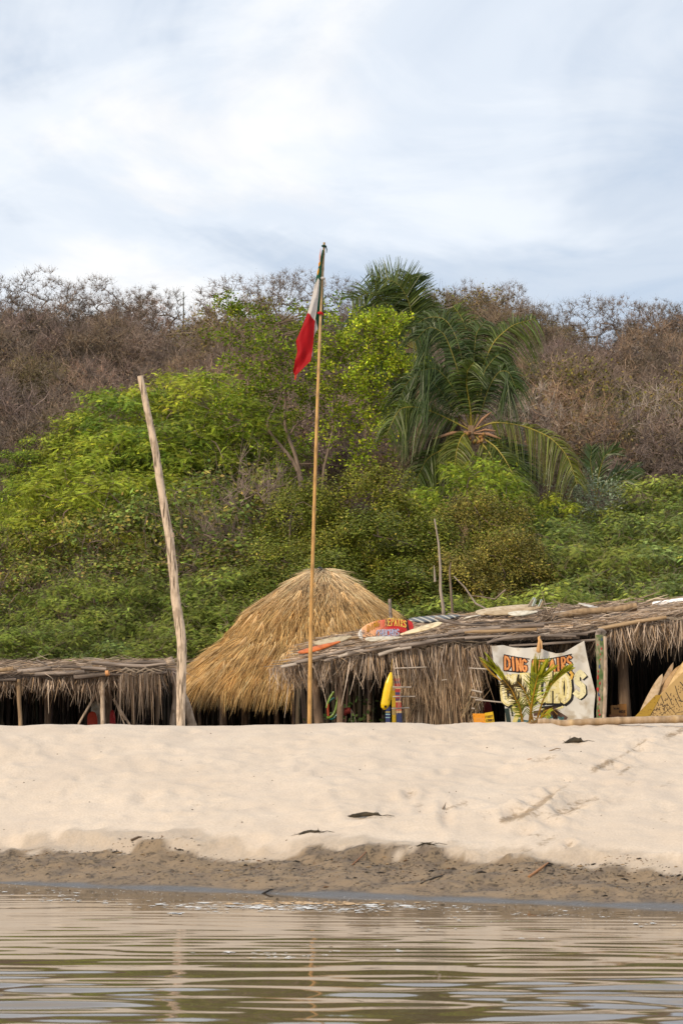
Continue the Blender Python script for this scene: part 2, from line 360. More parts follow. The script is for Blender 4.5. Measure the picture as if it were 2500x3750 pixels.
def nz(scale, lo, hi, detail=6, dist=0.0):
    n = N(t, 'ShaderNodeTexNoise'); n.inputs['Scale'].default_value = scale; n.inputs['Detail'].default_value = detail; n.inputs['Distortion'].default_value = dist
    lk(tcn.outputs['Object'], n.inputs[0]); r = N(t, 'ShaderNodeMapRange'); r.inputs[1].default_value = lo; r.inputs[2].default_value = hi; lk(n.outputs[0], r.inputs[0]); return r.outputs[0], n.outputs[0]
def mixc(f, a, b, bt='MIX'):
    x = N(t, 'ShaderNodeMix', data_type='RGBA', blend_type=bt)
    for sck, val in ((x.inputs[0], f), (x.inputs['A'], a), (x.inputs['B'], b)):
        if isinstance(val, (int, float)): sck.default_value = val
        elif isinstance(val, tuple): sck.default_value = (*val, 1)
        else: lk(val, sck)
    return x.outputs['Result']
g1, _ = nz(0.9, 0.35, 0.65); g2, g2r = nz(42, 0.3, 0.7, 4); g3, _ = nz(3.1, 0.4, 0.62); g4, g4r = nz(5.5, 0.4, 0.6, 8, 0.6)
dry = mixc(g1, (0.60, 0.502, 0.402), (0.66, 0.562, 0.458)); dry = mixc(g2, dry, mixc(0.5, dry, (0.47, 0.385, 0.29)))

def mth(op, a, b):
    n = N(t, 'ShaderNodeMath', operation=op, use_clamp=(op == 'MULTIPLY'))
    for sck, val in zip(n.inputs, (a, b)):
        if isinstance(val, (int, float)): sck.default_value = val
        else: lk(val, sck)
    return n.outputs[0]
g7, g7r = nz(17, 0.35, 0.65, 8, 0.8)
sf_ = mth('MULTIPLY', mth('ADD', mth('ADD', sp.outputs[2], mth('MULTIPLY', g7, 0.55)), -0.62), 2.0)
dry = mixc(sf_, dry, (0.30, 0.225, 0.15))
g8, _ = nz(1.6, 0.50, 0.66, 7, 0.5); dry = mixc(mth('MULTIPLY', g8, 0.35), dry, (0.50, 0.42, 0.345))
wetc = mixc(g3, (0.190, 0.140, 0.095), (0.115, 0.089, 0.066)); wetc = mixc(g4, wetc, (0.205, 0.150, 0.092)); 
g5, _ = nz(13, 0.56, 0.66, 7, 1.0); g6, _ = nz(29, 0.55, 0.63, 6, 0.6); wetc = mixc(g6, wetc, (0.065, 0.048, 0.034)); g9, _ = nz(2.2, 0.46, 0.58, 8, 1.2); wetc = mixc(mth('MULTIPLY', g9, 0.75), wetc, (0.255, 0.185, 0.115)); wetc = mixc(mth('MULTIPLY', g5, 0.8), wetc, (0.06, 0.044, 0.03))
wetc = mixc(sp.outputs[1], wetc, (0.082, 0.076, 0.072))
lk(mixc(sp.outputs[0], dry, wetc), bs.inputs['Base Color'])
rr = N(t, 'ShaderNodeMapRange'); rr.inputs[3].default_value = 0.88; rr.inputs[4].default_value = 0.34; lk(sp.outputs[1], rr.inputs[0]); lk(rr.outputs[0], bs.inputs['Roughness'])
bp = N(t, 'ShaderNodeBump'); bp.inputs['Strength'].default_value = 0.35; bp.inputs['Distance'].default_value = 0.02
hm = N(t, 'ShaderNodeMath', operation='ADD'); lk(g2r, hm.inputs[0])
gm = N(t, 'ShaderNodeMath', operation='MULTIPLY'); lk(g4r, gm.inputs[0]); lk(sp.outputs[0], gm.inputs[1])
gm2 = N(t, 'ShaderNodeMath', operation='MULTIPLY'); lk(gm.outputs[0], gm2.inputs[0]); gm2.inputs[1].default_value = 4.5
lk(gm2.outputs[0], hm.inputs[1]); lk(hm.outputs[0], bp.inputs['Height']); lk(bp.outputs[0], bs.inputs['Normal'])
tag(bld.build('sand_bank', m), 'pale dry sand bank rising from a dark wet edge at the water', kind='structure')

# ------------------------------------------------------------------ water
xs = axis(-300, 300, -3.2, 3.2, 0.075, 20); ys = axis(-300, 21, 9.2, 19.6, 0.024, 20)
wr = np.random.default_rng(5)
waves = []
for k in range(44):
    lam = 0.20 + 0.62 * wr.random() ** 1.5; th = wr.normal(0, 0.19) + (0.03)
    waves.append((2 * math.pi / lam * math.sin(th), 2 * math.pi / lam * math.cos(th), wr.uniform(0, 6.28), lam, wr.uniform(0.5, 1)))
def water_h(X, Y):
    Z = np.zeros_like(X)
    near = 1 - sstep(11.0, 15.8, Y); fade = (0.38 + 0.62 * near) * sstep(0.1, 1.3, shore(X) - Y)
    dom = (np.abs(X) < 6) & (Y > 8)
    for (kx, ky, ph, lam, a) in waves:
        long = sstep(0.26, 0.5, lam); am = (1 - long) * 1.0 + long * (0.35 + 0.65 * near)
        Z += a * am * lam * 0.0026 * (1 + .6 * near) * np.sin(kx * X + ky * Y + ph + 0.7 * vnoise(X * 0.55, Y * 0.5, int(ph * 100)))
    Z += (.12 + .88 * near) * .0060 * fbm(X * .8 + .1 * Y, Y * 4.6, 71, 2, .5) + (1 - .5 * near) * .0011 * (np.sin(27.5 * Y + .8 * vnoise(X * .4, Y * .6, 51)) + np.sin(33.1 * Y + .9 * X + .8 * vnoise(X * .5, Y * .7, 52))) + (.5 + .5 * near) * .0013 * fbm(X * 2.2, Y * 11, 73, 2)
    env = 0.8 + 0.55 * fbm(X * 0.35, Y * 0.55, 66, 2)
    return np.where(dom, Z * fade * np.clip(env, 0.15, 2), 0.0)
wv, wf = grid(xs, ys, water_h)
bld = MB(); bld.add(wv, wf, 0, (1, 1, 1), True)
m = bpy.data.materials.new('water'); m.use_nodes = True; bs = m.node_tree.nodes['Principled BSDF']
bs.inputs['Base Color'].default_value = (0.130, 0.094, 0.056, 1); bs.inputs['Roughness'].default_value = 0.035; bs.inputs['IOR'].default_value = 1.6
bs.inputs['Specular IOR Level'].default_value = 0.62
tag(bld.build('water', m), 'brown lagoon water with long low ripples', kind='structure')

# foam flecks and froth lines on the calm water by the bank
bld = MB()
def fleck(x, y, a, b, col):
    n = 13; ang = np.arange(n) * 2 * math.pi / n; r = 1 + 0.42 * wr.standard_normal(n)
    z0 = 0.0035; top = np.stack([x + a * np.cos(ang) * r, y + b * np.sin(ang) * r, np.full(n, z0)], 1)
    v = np.concatenate([top, [[x, y, z0 + 0.0006]]])
    bld.add(v, [[j, (j + 1) % n, n] for j in range(n)], 0, col, True)
def wpos(px, py): 
    D = FX * H0 / (py - Y0); return (px - 1250) / FX * D, D
for px, py, w, n in [(60, 3268, 110, 10), (150, 3295, 120, 10), (300, 3295, 60, 6), (230, 3280, 60, 5), (440, 3305, 50, 5), (610, 3310, 40, 6), (660, 3318, 60, 9), (760, 3322, 70, 18), (900, 3322, 90, 30), (1010, 3325, 70, 26), (1110, 3318, 60, 22), (1180, 3330, 80, 24), (1290, 3330, 90, 20), (1420, 3320, 90, 22), (1540, 3322, 80, 20), (1680, 3330, 60, 10), (1910, 3350, 40, 6), (2010, 3345, 50, 3), (2200, 3345, 80, 5), (2370, 3385, 50, 5), (1600, 3400, 50, 3), (1000, 3510, 40, 5), (960, 3492, 50, 4), (1180, 3497, 60, 4), (1060, 3505, 60, 4), (1220, 3488, 14, 2), (1190, 3465, 30, 2), (840, 3500, 60, 2), (1460, 3480, 40, 3), (700, 3345, 60, 5), (1620, 3365, 60, 4), (1930, 3437, 40, 2)]:
    for _ in range(int(n * 1.6)):
        x, y = wpos(px + rnd.gauss(0, w), py + rnd.gauss(0, 6)); a = rnd.uniform(.004, .022) * (2.6 if rnd.random() < .10 else 1)
        if y < shore(x) - 0.05: fleck(x, y, a, a * rnd.uniform(.5, 1.3), (1, 1, 1) if rnd.random() < .93 else (.75, .55, .35))
for _ in range(60):
    x, y = wpos(rnd.gauss(1120, 150), 3309 + rnd.gauss(0, 4)); fleck(x, y, rnd.uniform(.015, .05), rnd.uniform(.02, .05), (.80, .55, .32))
for _ in range(420):
    x = rnd.uniform(-3, 3); y = shore(x) - abs(rnd.gauss(0, .9)) - .06; a = rnd.uniform(.002, .008); fleck(x, y, a, a * 1.2, (1, 1, 1))
tag(bld.build('foam', mt['foam']), 'white foam flecks floating on calm water along the bank', kind='stuff')

# ------------------------------------------------------------------ hillside ground
xs = axis(-260, 260, -36, 36, 0.9, 14); ys = axis(39.6, 420, 42, 165, 0.9, 14)
hv, hf = grid(xs, ys, lambda X, Y: hill_h(X, Y) - 0.05 * (Y < 41))
bld = MB(); bld.add(hv, hf, 0, (1, 1, 1), True)
litter = M('leaf_litter', (0.07, 0.05, 0.036), (0.12, 0.085, 0.06), 2.5, bump=0.5, c3=(0.20, 0.125, 0.075), s3=0.5)
tag(bld.build('hillside', litter), 'brown hillside covered in dry leaf litter', kind='structure')

# ------------------------------------------------------------------ foliage builders
def rand_dirs(n, up=0.0):
    d = rng.standard_normal((n, 3)); d[:, 2] += up; return d / np.linalg.norm(d, axis=1)[:, None]
def leaf_quads(mb, pos, ax, nrm, ln, wd, col, mat=0):
    sd_ = np.cross(ax, nrm); sd_ /= np.linalg.norm(sd_, axis=1)[:, None] + 1e-9
    ln = np.broadcast_to(ln, len(pos))[:, None]; wd = np.broadcast_to(wd, len(pos))[:, None]
    v = np.stack([pos, pos + ax * ln * .45 + sd_ * wd * .5, pos + ax * ln, pos + ax * ln * .45 - sd_ * wd * .5], 1).reshape(-1, 3)
    i = np.arange(len(pos))[:, None] * 4 + np.arange(4)[None]
    mb.add(v, i, mat, np.repeat(col, 4, 0), False)
def tint(n, base, spread, alt=None, palt=0.0):
    c = np.tile(np.asarray(base, float), (n, 1))
    if alt is not None:
        m_ = rng.random(n) < palt; c[m_] = np.asarray(alt)
    v = np.exp(rng.standard_normal((n, 1)) * spread)
    h = 1 + rng.standard_normal((n, 3)) * spread * 0.25
    return np.clip(c * v * h, 0.004, 0.9)
def clumps(mb, cen, per, sigma, ln, wd, base, spread, alt=None, palt=0, feather=False, flat=0.6, cspread=0.25, up=0.7, lobe=None):
    cen = np.asarray(cen, float); k = len(cen)
    ct = np.exp(rng.standard_normal((k, 1)) * cspread)
    idx = np.repeat(np.arange(k), per); n = len(idx)
    off = rng.standard_normal((n, 3)) * sigma; off[:, 2] *= flat
    pos = cen[idx] + off
    ax = off / (np.linalg.norm(off, axis=1)[:, None] + 1e-6) + rng.standard_normal((n, 3)) * 0.7; ax[:, 2] = ax[:, 2] * 0.5 + 0.15
    ax /= np.linalg.norm(ax, axis=1)[:, None]
    nr = rand_dirs(n, up)
    if lobe is not None:                       # leaves face outward from their lobe, as leaves turn to the light
        o_ = pos - np.asarray(lobe)[idx]; o_ /= np.linalg.norm(o_, axis=1)[:, None] + 1e-6
        nr = o_ * 1.2 + rng.standard_normal((n, 3)) * .48 + np.array([0, 0, .55]); nr /= np.linalg.norm(nr, axis=1)[:, None]
        ax = ax - nr * np.sum(ax * nr, 1)[:, None] * .8; ax /= np.linalg.norm(ax, axis=1)[:, None] + 1e-6
    col = tint(n, base, spread, alt, palt) * ct[idx]
    if not feather:
        leaf_quads(mb, pos, ax, nr, ln * rng.uniform(.6, 1.3, n), wd * rng.uniform(.7, 1.2, n), col); return
    sd_ = np.cross(ax, nr); sd_ /= np.linalg.norm(sd_, axis=1)[:, None] + 1e-9
    L_ = ln * rng.uniform(.6, 1.3, n)
    for j in range(6):
        tt = (j + .6) / 6; w = wd * math.sin(math.pi * (0.15 + 0.8 * tt)) 
        p = pos + ax * (L_ * tt)[:, None]; p[:, 2] -= 0.25 * L_ * tt * tt
        q = p - sd_ * (w * .5)
        leaf_quads(mb, q, sd_ + ax * 0.25, nr, w, L_ * 0.12, col)
def skeleton(targets, base, stems=3, r0=0.08, tipr=0.006, bend=0.22, seg=3, heavy=0.5, upw=0.35):
    """space-filling limbs: each target joins the nearest earlier node; radii by the load each node carries"""
    nodes = [np.asarray(base, float)]; par = [-1]; tg = []
    order = np.argsort(np.linalg.norm(targets - base, axis=1))
    for q in order:
        p = targets[q]; A = np.asarray(nodes)
        d = np.linalg.norm(A - p, axis=1) + upw * np.maximum(A[:, 2] - p[2] + 0.1, 0) * 3
        d[0] *= 0.55 if len([1 for x in par if x == 0]) < stems else 1.6
        j = int(np.argmin(d)); a = nodes[j]; D_ = p - a; ln = np.linalg.norm(D_); last = j
        sag = rng.standard_normal(3) * ln * bend * 0.5; sag[2] += ln * 0.08
        for s_ in range(1, seg + 1):
            tt = s_ / seg; nodes.append(a + D_ * tt + sag * math.sin(math.pi * tt) + (rng.standard_normal(3) * ln * 0.03 if s_ < seg else 0)); par.append(last); last = len(nodes) - 1
        tg.append(last)
    load = np.zeros(len(nodes))
    for i_ in tg: load[i_] += 1
    for i_ in range(len(nodes) - 1, 0, -1): load[par[i_]] += load[i_]
    rad = np.maximum(tipr, r0 * (load / max(load[0], 1)) ** heavy)
    return np.asarray(nodes), par, rad, tg
def limbs(mb, sk, col=(1, 1, 1), nthick=6):
    nodes, par, rad, tg = sk
    for i_ in range(1, len(nodes)):
        j = par[i_]; r1 = rad[i_]; r2 = min(rad[j], rad[i_] * 1.35)
        mb.tube([nodes[j], nodes[i_]], [r2, r1], nthick if r1 > 0.03 else 3, 0, col, cap=False)
def twigs(mb, pts, per, ln, r, up=0.6, col=(1, 1, 1), outward=None):
    n = len(pts) * per; b = np.repeat(np.asarray(pts), per, 0); d = rand_dirs(n, up)
    if outward is not None:
        o_ = b - outward; d += 0.8 * o_ / (np.linalg.norm(o_, axis=1)[:, None] + 1e-6)
    d /= np.linalg.norm(d, axis=1)[:, None]
    l_ = ln * rng.uniform(.5, 1.3, n); s1 = np.cross(d, rng.standard_normal((n, 3))); s1 /= np.linalg.norm(s1, axis=1)[:, None]; s2 = np.cross(d, s1)
    md = b + d * (l_ * .5)[:, None] + rng.standard_normal((n, 3)) * (l_ * .1)[:, None]; tip = b + d * l_[:, None] + rng.standard_normal((n, 3)) * (l_ * .15)[:, None]
    rows = []
    for k in range(3):
        a = k * 2.094; rows.append(b + (s1 * math.cos(a) + s2 * math.sin(a)) * r)
    for k in range(3):
        a = k * 2.094; rows.append(md + (s1 * math.cos(a) + s2 * math.sin(a)) * r * .75)
    rows.append(tip)
    v = np.stack(rows, 1).reshape(-1, 3); o_ = np.arange(n)[:, None] * 7
    q = np.concatenate([o_ + np.array([[k, (k + 1) % 3, 3 + (k + 1) % 3, 3 + k]]) for k in range(3)])
    c = np.asarray(col, float)
    mb.add(v, q, 0, c); 
    mb.add(v, np.concatenate([o_ + np.array([[3 + k, 3 + (k + 1) % 3, 6]]) for k in range(3)]), 0, c)
def ellip(n, c, r, shell=0.5, zmin=-0.6):
    out_ = []
    while len(out_) < n:
        d = rng.standard_normal(3); d /= np.linalg.norm(d)
        if d[2] < zmin: continue
        out_.append(np.asarray(c) + d * np.asarray(r) * (shell + (1 - shell) * rng.random() ** 0.5))
    return np.asarray(out_)

protos = {}
def proto(kind, trunk, crown, tmat, cmat, height):
    protos.setdefault(kind, []).append((trunk.mesh('trunk', tmat), crown.mesh('crown', cmat) if crown else None, height))

def lobes_of(n, c, r, lr, shell=.75, zmin=-.35):
    """lobe centres and radii filling a crown, and clump places over the outer side of each lobe"""
    out_ = []
    tries = 0
    while len(out_) < n and tries < 4000:
        tries += 1
        p = ellip(1, c, r, shell, zmin)[0]; q = rnd.uniform(*lr)
        if all(np.linalg.norm(p - a) > .74 * (q + b_) for a, b_ in out_): out_.append((p, q))
    return out_
def lobe_clumps(lb, per, c, zlow=-.12, flat=.62):
    cen, lob = [], []
    for p, q in lb:
        o_ = p - np.asarray(c); o_ = o_ / (np.linalg.norm(o_) + 1e-6)
        for _ in range(int(per * (q / .6) ** 2)):
            while True:
                d = rng.standard_normal(3); d /= np.linalg.norm(d)
                if d @ o_ > -.3 and d[2] > zlow: break
            cen.append(p + d * q * rnd.uniform(.72, 1.04) * np.array([1, 1, flat])); lob.append(p - np.array([0, 0, q * .35]))
    return np.asarray(cen), np.asarray(lob)
# bright feathery shrub-tree (5 m)
for k in range(4):
    T, K = MB(), MB(); c = (0, 0, 2.7)
    lb = lobes_of(22, c, (1.6, 1.6, 1.85), (.36, .66), .7); cen, lob = lobe_clumps(lb, 19, c)
    sk = skeleton(np.concatenate([np.array([p for p, q in lb]), cen[rng.integers(0, len(cen), 50)]]), (0, 0, -.3), 4, .07); limbs(T, sk)
    twigs(T, cen[rng.integers(0, len(cen), 60)], 2, .45, .005)
    clumps(K, cen, 15, .13, .21, .105, [(0.235, 0.310, 0.036), (.195, .28, .038), (.28, .325, .034), (.22, .265, .04)][k], .24, (0.36, 0.40, 0.035), .16, True, flat=.8, lobe=lob, cspread=.22)
    proto('feathery', T, K, mt['bark'], mt['leaf'], 4.9)
# finer feathery shrub (4 m) with bare twigs in it
for k in range(4):
    T, K = MB(), MB(); c = (0, 0, 2.1)
    lb = lobes_of(22, c, (1.7, 1.65, 1.6), (.34, .62), .7); cen, lob = lobe_clumps(lb, 20, c)
    sk = skeleton(np.concatenate([np.array([p for p, q in lb]), cen[rng.integers(0, len(cen), 50)]]), (0, 0, -.3), 5, .055); limbs(T, sk)
    twigs(T, cen[rng.integers(0, len(cen), 80)], 3, .5, .005)
    clumps(K, cen, 17, .13, .17, .095, [(0.165, 0.215, 0.050), (.20, .25, .046), (.145, .195, .060), (.20, .23, .046)][k], .24, (0.24, 0.29, 0.05), .20, True, flat=.8, lobe=lob, cspread=.24)
    proto('acacia', T, K, mt['bark'], mt['leaf'], 4.0)
# half bare olive scrub (3.6 m): many grey twigs, few small leaves
for k in range(3):
    T, K = MB(), MB(); c = (0, 0, 1.9)
    lb = lobes_of(13, c, (1.5, 1.5, 1.4), (.35, .62)); cen, lob = lobe_clumps(lb, 13, c)
    sk = skeleton(np.concatenate([np.array([p for p, q in lb]), ellip(40, c, (1.7, 1.7, 1.6), .5)]), (0, 0, -.3), 6, .05, bend=.3); limbs(T, sk); tips = sk[0][sk[3]]; twigs(T, tips, 3, .6, .0042)
    clumps(K, cen, 15, .14, .12, .08, [(0.165, 0.195, 0.034), (.14, .18, .04), (.19, .20, .034)][k], .3, (0.25, 0.21, 0.05), .25, lobe=lob)
    proto('olive', T, K, mt['bark'], mt['leaf'], 3.6)
# round mangrove dome (6 m) of small stiff leaves
for k in range(3):
    T, K = MB(), MB(); c = (0, 0, 2.6)
    lb = lobes_of(30, c, (1.75, 1.6, 2.7), (.50, .92), .86, -.35); cen, lob = lobe_clumps(lb, 24, c, -.3, .8)
    sk = skeleton(np.array([p for p, q in lb]), (0, 0, -.3), 5, .09); limbs(T, sk)
    clumps(K, cen, 34, .12, .10, .058, [(0.145, 0.168, 0.022), (.175, .186, .022), (.18, .160, .03)][k], .24, (0.28, 0.24, 0.05), .05, flat=.9, lobe=lob, cspread=.26)
    proto('mangrove', T, K, mt['bark'], mt['glossy'], 6.0)
# bare umbrella tree of the skyline (5 m)
for k in range(4):
    T = MB()
    tg = ellip(110, (rnd.uniform(-.3, .3), 0, 3.3), (1.75, 1.7, 1.65), .5, -.5)
    sk = skeleton(tg, (0, 0, -.3), 3, .065, .009, .3); limbs(T, sk); tips = sk[0][sk[3]]; twigs(T, tips, 8, .45, .009, .5, outward=np.array([0, 0, 2.5]))
    b = MB(); pp = np.repeat(tips, 5, 0) + rng.standard_normal((len(tips) * 5, 3)) * .25
    leaf_quads(b, pp, rand_dirs(len(pp)), rand_dirs(len(pp)), .055, .035, tint(len(pp), (.17, .15, .085), .2))
    proto('umbrella', T, b, mt['twig'], mt['leaf'], 5.0)
# leafless shrub (3 m)
for k in range(3):
    T = MB()
    tg = ellip(60, (0, 0, 1.75), (1.25, 1.25, 1.3), .4)
    sk = skeleton(tg, (0, 0, -.3), 6, .05, .007, .25); limbs(T, sk, nthick=5); tips = sk[0][sk[3]]; twigs(T, tips, 8, .5, .007, .9)
    proto('bare', T, None, mt['twig'] if k < 2 else mt['paleb'], None, 3.1)

tree_count = {}
def plant(kind, name, px, pytop, D, label, cat, group=None, wide=1.0, var=None, yaw=None):
    tm, cm_, hh = protos[kind][rnd.randrange(len(protos[kind])) if var is None else var]
    x = (px - 1250) / FX * D; g = ground(x, D); top = H0 - (pytop - Y0) / FX * D
    s = max((top - g) / hh, 0.25)
    o = thing(name, label, cat, (x, D, g), group)
    s_w = s * wide
    o.scale = (s_w, s_w, s); o.rotation_euler = (0, 0, rnd.uniform(0, 6.28) if yaw is None else yaw)
    tr = bpy.data.objects.new('trunk', tm); C.objects.link(tr); tr.parent = o
    if cm_ is not None:
        cr = bpy.data.objects.new('crown', cm_); C.objects.link(cr); cr.parent = o
    return o
# ------------------------------------------------------------------ dry scrub over the hill: one mass nobody could count
src = bpy.data.collections.new('scrub_sources')          # never linked to the scene: only the shapes of the mass
bc = [(.98, .94, .92), (1.15, 1.0, .86), (.86, .84, .88), (1.05, .96, .74)]
for k in range(6):
    T = MB(); cc = [(.98, .94, .92), (1.22, 1.08, .94), (.84, .82, .88), (1.08, .98, .76), (.9, .9, .8), (.62, .56, .54)][k]
    tg = ellip(80, (0, 0, 1.3), (1.15, 1.15, 1.15), .55, -.45)
    sk = skeleton(tg, (0, 0, -.2), 5, .045, .006, .3); limbs(T, sk, cc, 4); tips = sk[0][sk[3]]; twigs(T, tips, 13, .42, .0052, .4, cc, outward=np.array([0, 0, .9]))
    twigs(T, tips[::3], 3, .6, .007, 1.0, (cc[0] * 1.6, cc[1] * 1.6, cc[2] * 1.65))
    pp = np.repeat(tips, (4, 7, 3, 9, 16, 3)[k], 0); pp = pp + rng.standard_normal(pp.shape) * .15
    leaf_quads(T, pp, rand_dirs(len(pp)), rand_dirs(len(pp)), .085, .055, tint(len(pp), [(.85, .74, .58), (1.5, 1.4, 1.0), (.9, .8, .68), (1.0, .95, .45), (.75, .95, .24), (.7, .56, .44)][k], .25))
    src.objects.link(bpy.data.objects.new('scrub', T.mesh('scrub', mt['scrub'])))
pts, scl, rot, idx = [], [], [], []
def scatter(x0, x1, y0, y1, n, s0, s1, kinds):
    for _ in range(n):
        D = math.sqrt(rnd.uniform(y0 ** 2, y1 ** 2)); x = rnd.uniform(x0, x1) * D / 100
        pts.append((x, D, ground(x, D) - .05)); s = rnd.uniform(s0, s1); scl.append((s * rnd.uniform(.9, 1.25), s * rnd.uniform(.9, 1.25), s * rnd.uniform(.8, 1.15)))
        rot.append((rnd.gauss(0, .08), rnd.gauss(0, .08), rnd.uniform(0, 6.28)))
        g_ = float(vnoise(x * .14, D * .1, 91)); i_ = rnd.choice(kinds)
        idx.append(4 if g_ > .22 and i_ != 5 and rnd.random() < .75 else i_)
scatter(-21, 21, 92, 156, 1250, .35, .75, [5, 5, 0, 2])
scatter(-21, 21, 93, 136, 330, 1.1, 2.0, [0, 1, 2, 3, 0, 2]); scatter(-21, 21, 136, 157, 170, .7, 1.35, [0, 1, 2, 3, 2])
scatter(-40, -21, 92, 158, 260, .9, 1.7, [0, 1, 2, 5]); scatter(21, 40, 92, 158, 260, .9, 1.7, [0, 1, 2, 5])
scatter(-22, 22, 62, 92, 420, .5, .95, [0, 2, 5])
me = bpy.data.meshes.new('dry_scrub'); me.from_pydata(pts, [], [])
for nm, ty, dat, key in (('scl', 'FLOAT_VECTOR', scl, 'vector'), ('rot', 'FLOAT_VECTOR', rot, 'vector'), ('idx', 'INT', idx, 'value')):
    a = me.attributes.new(nm, ty, 'POINT'); a.data.foreach_set(key, np.asarray(dat).ravel())
scrub = bpy.data.objects.new('dry_scrub', me); C.objects.link(scrub)
tag(scrub, 'grey brown leafless dry scrub covering the whole hillside', kind='stuff')
ng = bpy.data.node_groups.new('scrub_spread', 'GeometryNodeTree')
ng.interface.new_socket('Geometry', in_out='INPUT', socket_type='NodeSocketGeometry'); ng.interface.new_socket('Geometry', in_out='OUTPUT', socket_type='NodeSocketGeometry')
gi = ng.nodes.new('NodeGroupInput'); go = ng.nodes.new('NodeGroupOutput'); ip = ng.nodes.new('GeometryNodeInstanceOnPoints'); ci = ng.nodes.new('GeometryNodeCollectionInfo')
ci.inputs[0].default_value = src; ci.inputs['Separate Children'].default_value = True; ci.inputs['Reset Children'].default_value = True
def na(nm, ty):
    n = ng.nodes.new('GeometryNodeInputNamedAttribute'); n.data_type = ty; n.inputs[0].default_value = nm; return n.outputs[0]
lk = ng.links.new
lk(gi.outputs[0], ip.inputs['Points']); lk(ci.outputs[0], ip.inputs['Instance']); ip.inputs['Pick Instance'].default_value = True
lk(na('idx', 'INT'), ip.inputs['Instance Index']); lk(na('rot', 'FLOAT_VECTOR'), ip.inputs['Rotation']); lk(na('scl', 'FLOAT_VECTOR'), ip.inputs['Scale'])
lk(ip.outputs[0], go.inputs[0]); md = scrub.modifiers.new('spread', 'NODES'); md.node_group = ng

# ------------------------------------------------------------------ skyline trees, each with what tells it apart
for px, top, D, wd, lab in [
    (-10, 1010, 146, 1.0, 'bare tree on the ridge cut by the left edge of the photo'),
    (150, 985, 146, .95, 'tall rounded bare tree on the ridge at far left against the sky'),
    (255, 1035, 148, .7, 'narrow bare tree just right of the tall rounded ridge tree'),
    (370, 1010, 148, .9, 'spiky leafless tree on the ridge above the top of the leaning post'),
    (480, 1050, 148, .9, 'low bare tree on the ridge above the leaning post, right of the spiky one'),
    (590, 1055, 147, 1.0, 'broad low tree with sparse pale leaves on the ridge left of the gap'),
    (860, 1010, 147, 1.05, 'wide umbrella shaped bare tree on the ridge left of the flag'),
    (1010, 1000, 148, .9, 'umbrella shaped bare tree on the ridge close left of the flag'),
    (1090, 985, 148, .85, 'tallest bare umbrella tree touching the flag on the skyline'),
    (1225, 1015, 147, .95, 'dense bare tree on the ridge just right of the flag pole'),
    (1320, 1060, 147, .8, 'low bare tree between the flag pole and the rear palm on the ridge'),
    (1600, 1085, 146, .85, 'small bare tree on the ridge between the two palm crowns'),
    (1710, 1030, 145, .75, 'open flat topped bare tree above the front palm crown'),
    (1850, 1025, 146, .8, 'wide flat topped bare tree right above the arching palm frond'),
    (1810, 1110, 140, 1.0, 'dense twiggy tree under the flat topped trees at the palm'),
    (2010, 1115, 147, .8, 'small bare tree on the low part of the ridge right of the palms'),
    (2140, 1085, 147, 1.0, 'bare tree with wide pale branches on the right of the ridge'),
    (2260, 1080, 147, .9, 'bare tree on the right of the ridge, second from the edge of the photo'),
    (2400, 1100, 147, 1.0, 'bare reddish grey tree on the ridge near the right edge of the photo'),
    (2520, 1095, 146, 1.0, 'bare tree on the ridge cut by the right edge of the photo')]:
    plant('umbrella', 'bare_tree', px, top, D, lab, 'tree', 'bare trees on the ridge', wide=wd * 1.25)
gb = 'leafless trees down the brown slope'
for px, top, D, wd, lab in [
    (1930, 1390, 100, 1.0, 'leafless tree with pale forked trunk right of the front palm'),
    (2090, 1470, 98, 1.0, 'leafless grey tree on the brown slope above the right thicket'),
    (2330, 1400, 102, 1.2, 'large dark leafless tree on the brown slope at right'),
    (2480, 1560, 96, 1.0, 'leafless dark tree by the right edge above the green thicket'),
    (2230, 1640, 90, .9, 'low leafless tree just above the grey green sprigs'),
    (190, 1330, 112, 1.0, 'leafless tree with two pale stems on the slope at left'),
    (30, 1420, 108, 1.1, 'tangled grey leafless tree on the slope by the left edge'),
    (640, 1240, 125, 1.2, 'greyish leafless tree high on the slope above the leaning post'),
    (360, 1180, 130, 1.3, 'broad leafless tree high on the left slope'),
    (2060, 1270, 120, 1.2, 'leafless brown tree high on the right slope near the palm'),
    (2350, 1230, 125, 1.2, 'leafless tree high on the slope at right')]:
    plant('bare' if top > 1300 else 'umbrella', 'bare_tree', px, top, D, lab, 'tree', gb, wide=wd, var=2 if 'pale' in lab else None)

# ------------------------------------------------------------------ thickets
ORD = ['leftmost', 'second from left', 'third from left', 'fourth from left', 'fifth from left', 'fourth from right', 'third from right', 'second from right', 'rightmost']
def row(kind, name, D, pts_, label, group, wide=1.0, jitter=1.2, cat='tree', where=''):
    n = len(pts_)
    for i_, (px, top) in enumerate(pts_):
        nth = ORD[i_] if i_ < (n + 1) // 2 else ORD[9 - n + i_]
        plant(kind, name, px + rnd.uniform(-20, 20), top + (rnd.uniform(-22, 30) if where.endswith('top row') else rnd.uniform(-55, 45)), D + rnd.uniform(-2, 2) * jitter, f'{label}, {where}, {nth}', cat, group, wide * rnd.uniform(.78, 1.12))
l1 = 'bright green feathery tree behind the leaning post'; g1_ = 'feathery trees behind the leaning post'
row('feathery', 'green_tree', 92, [(-60, 1660), (70, 1600), (180, 1545), (290, 1480), (400, 1370), (520, 1385), (640, 1335), (760, 1325), (870, 1400)], l1, g1_, 1.15, where='in the top row')
row('feathery', 'green_tree', 84, [(-10, 1760), (120, 1700), (250, 1640), (370, 1570), (480, 1540), (600, 1500), (720, 1500), (850, 1520)], l1, g1_, 1.2, where='in the middle row')
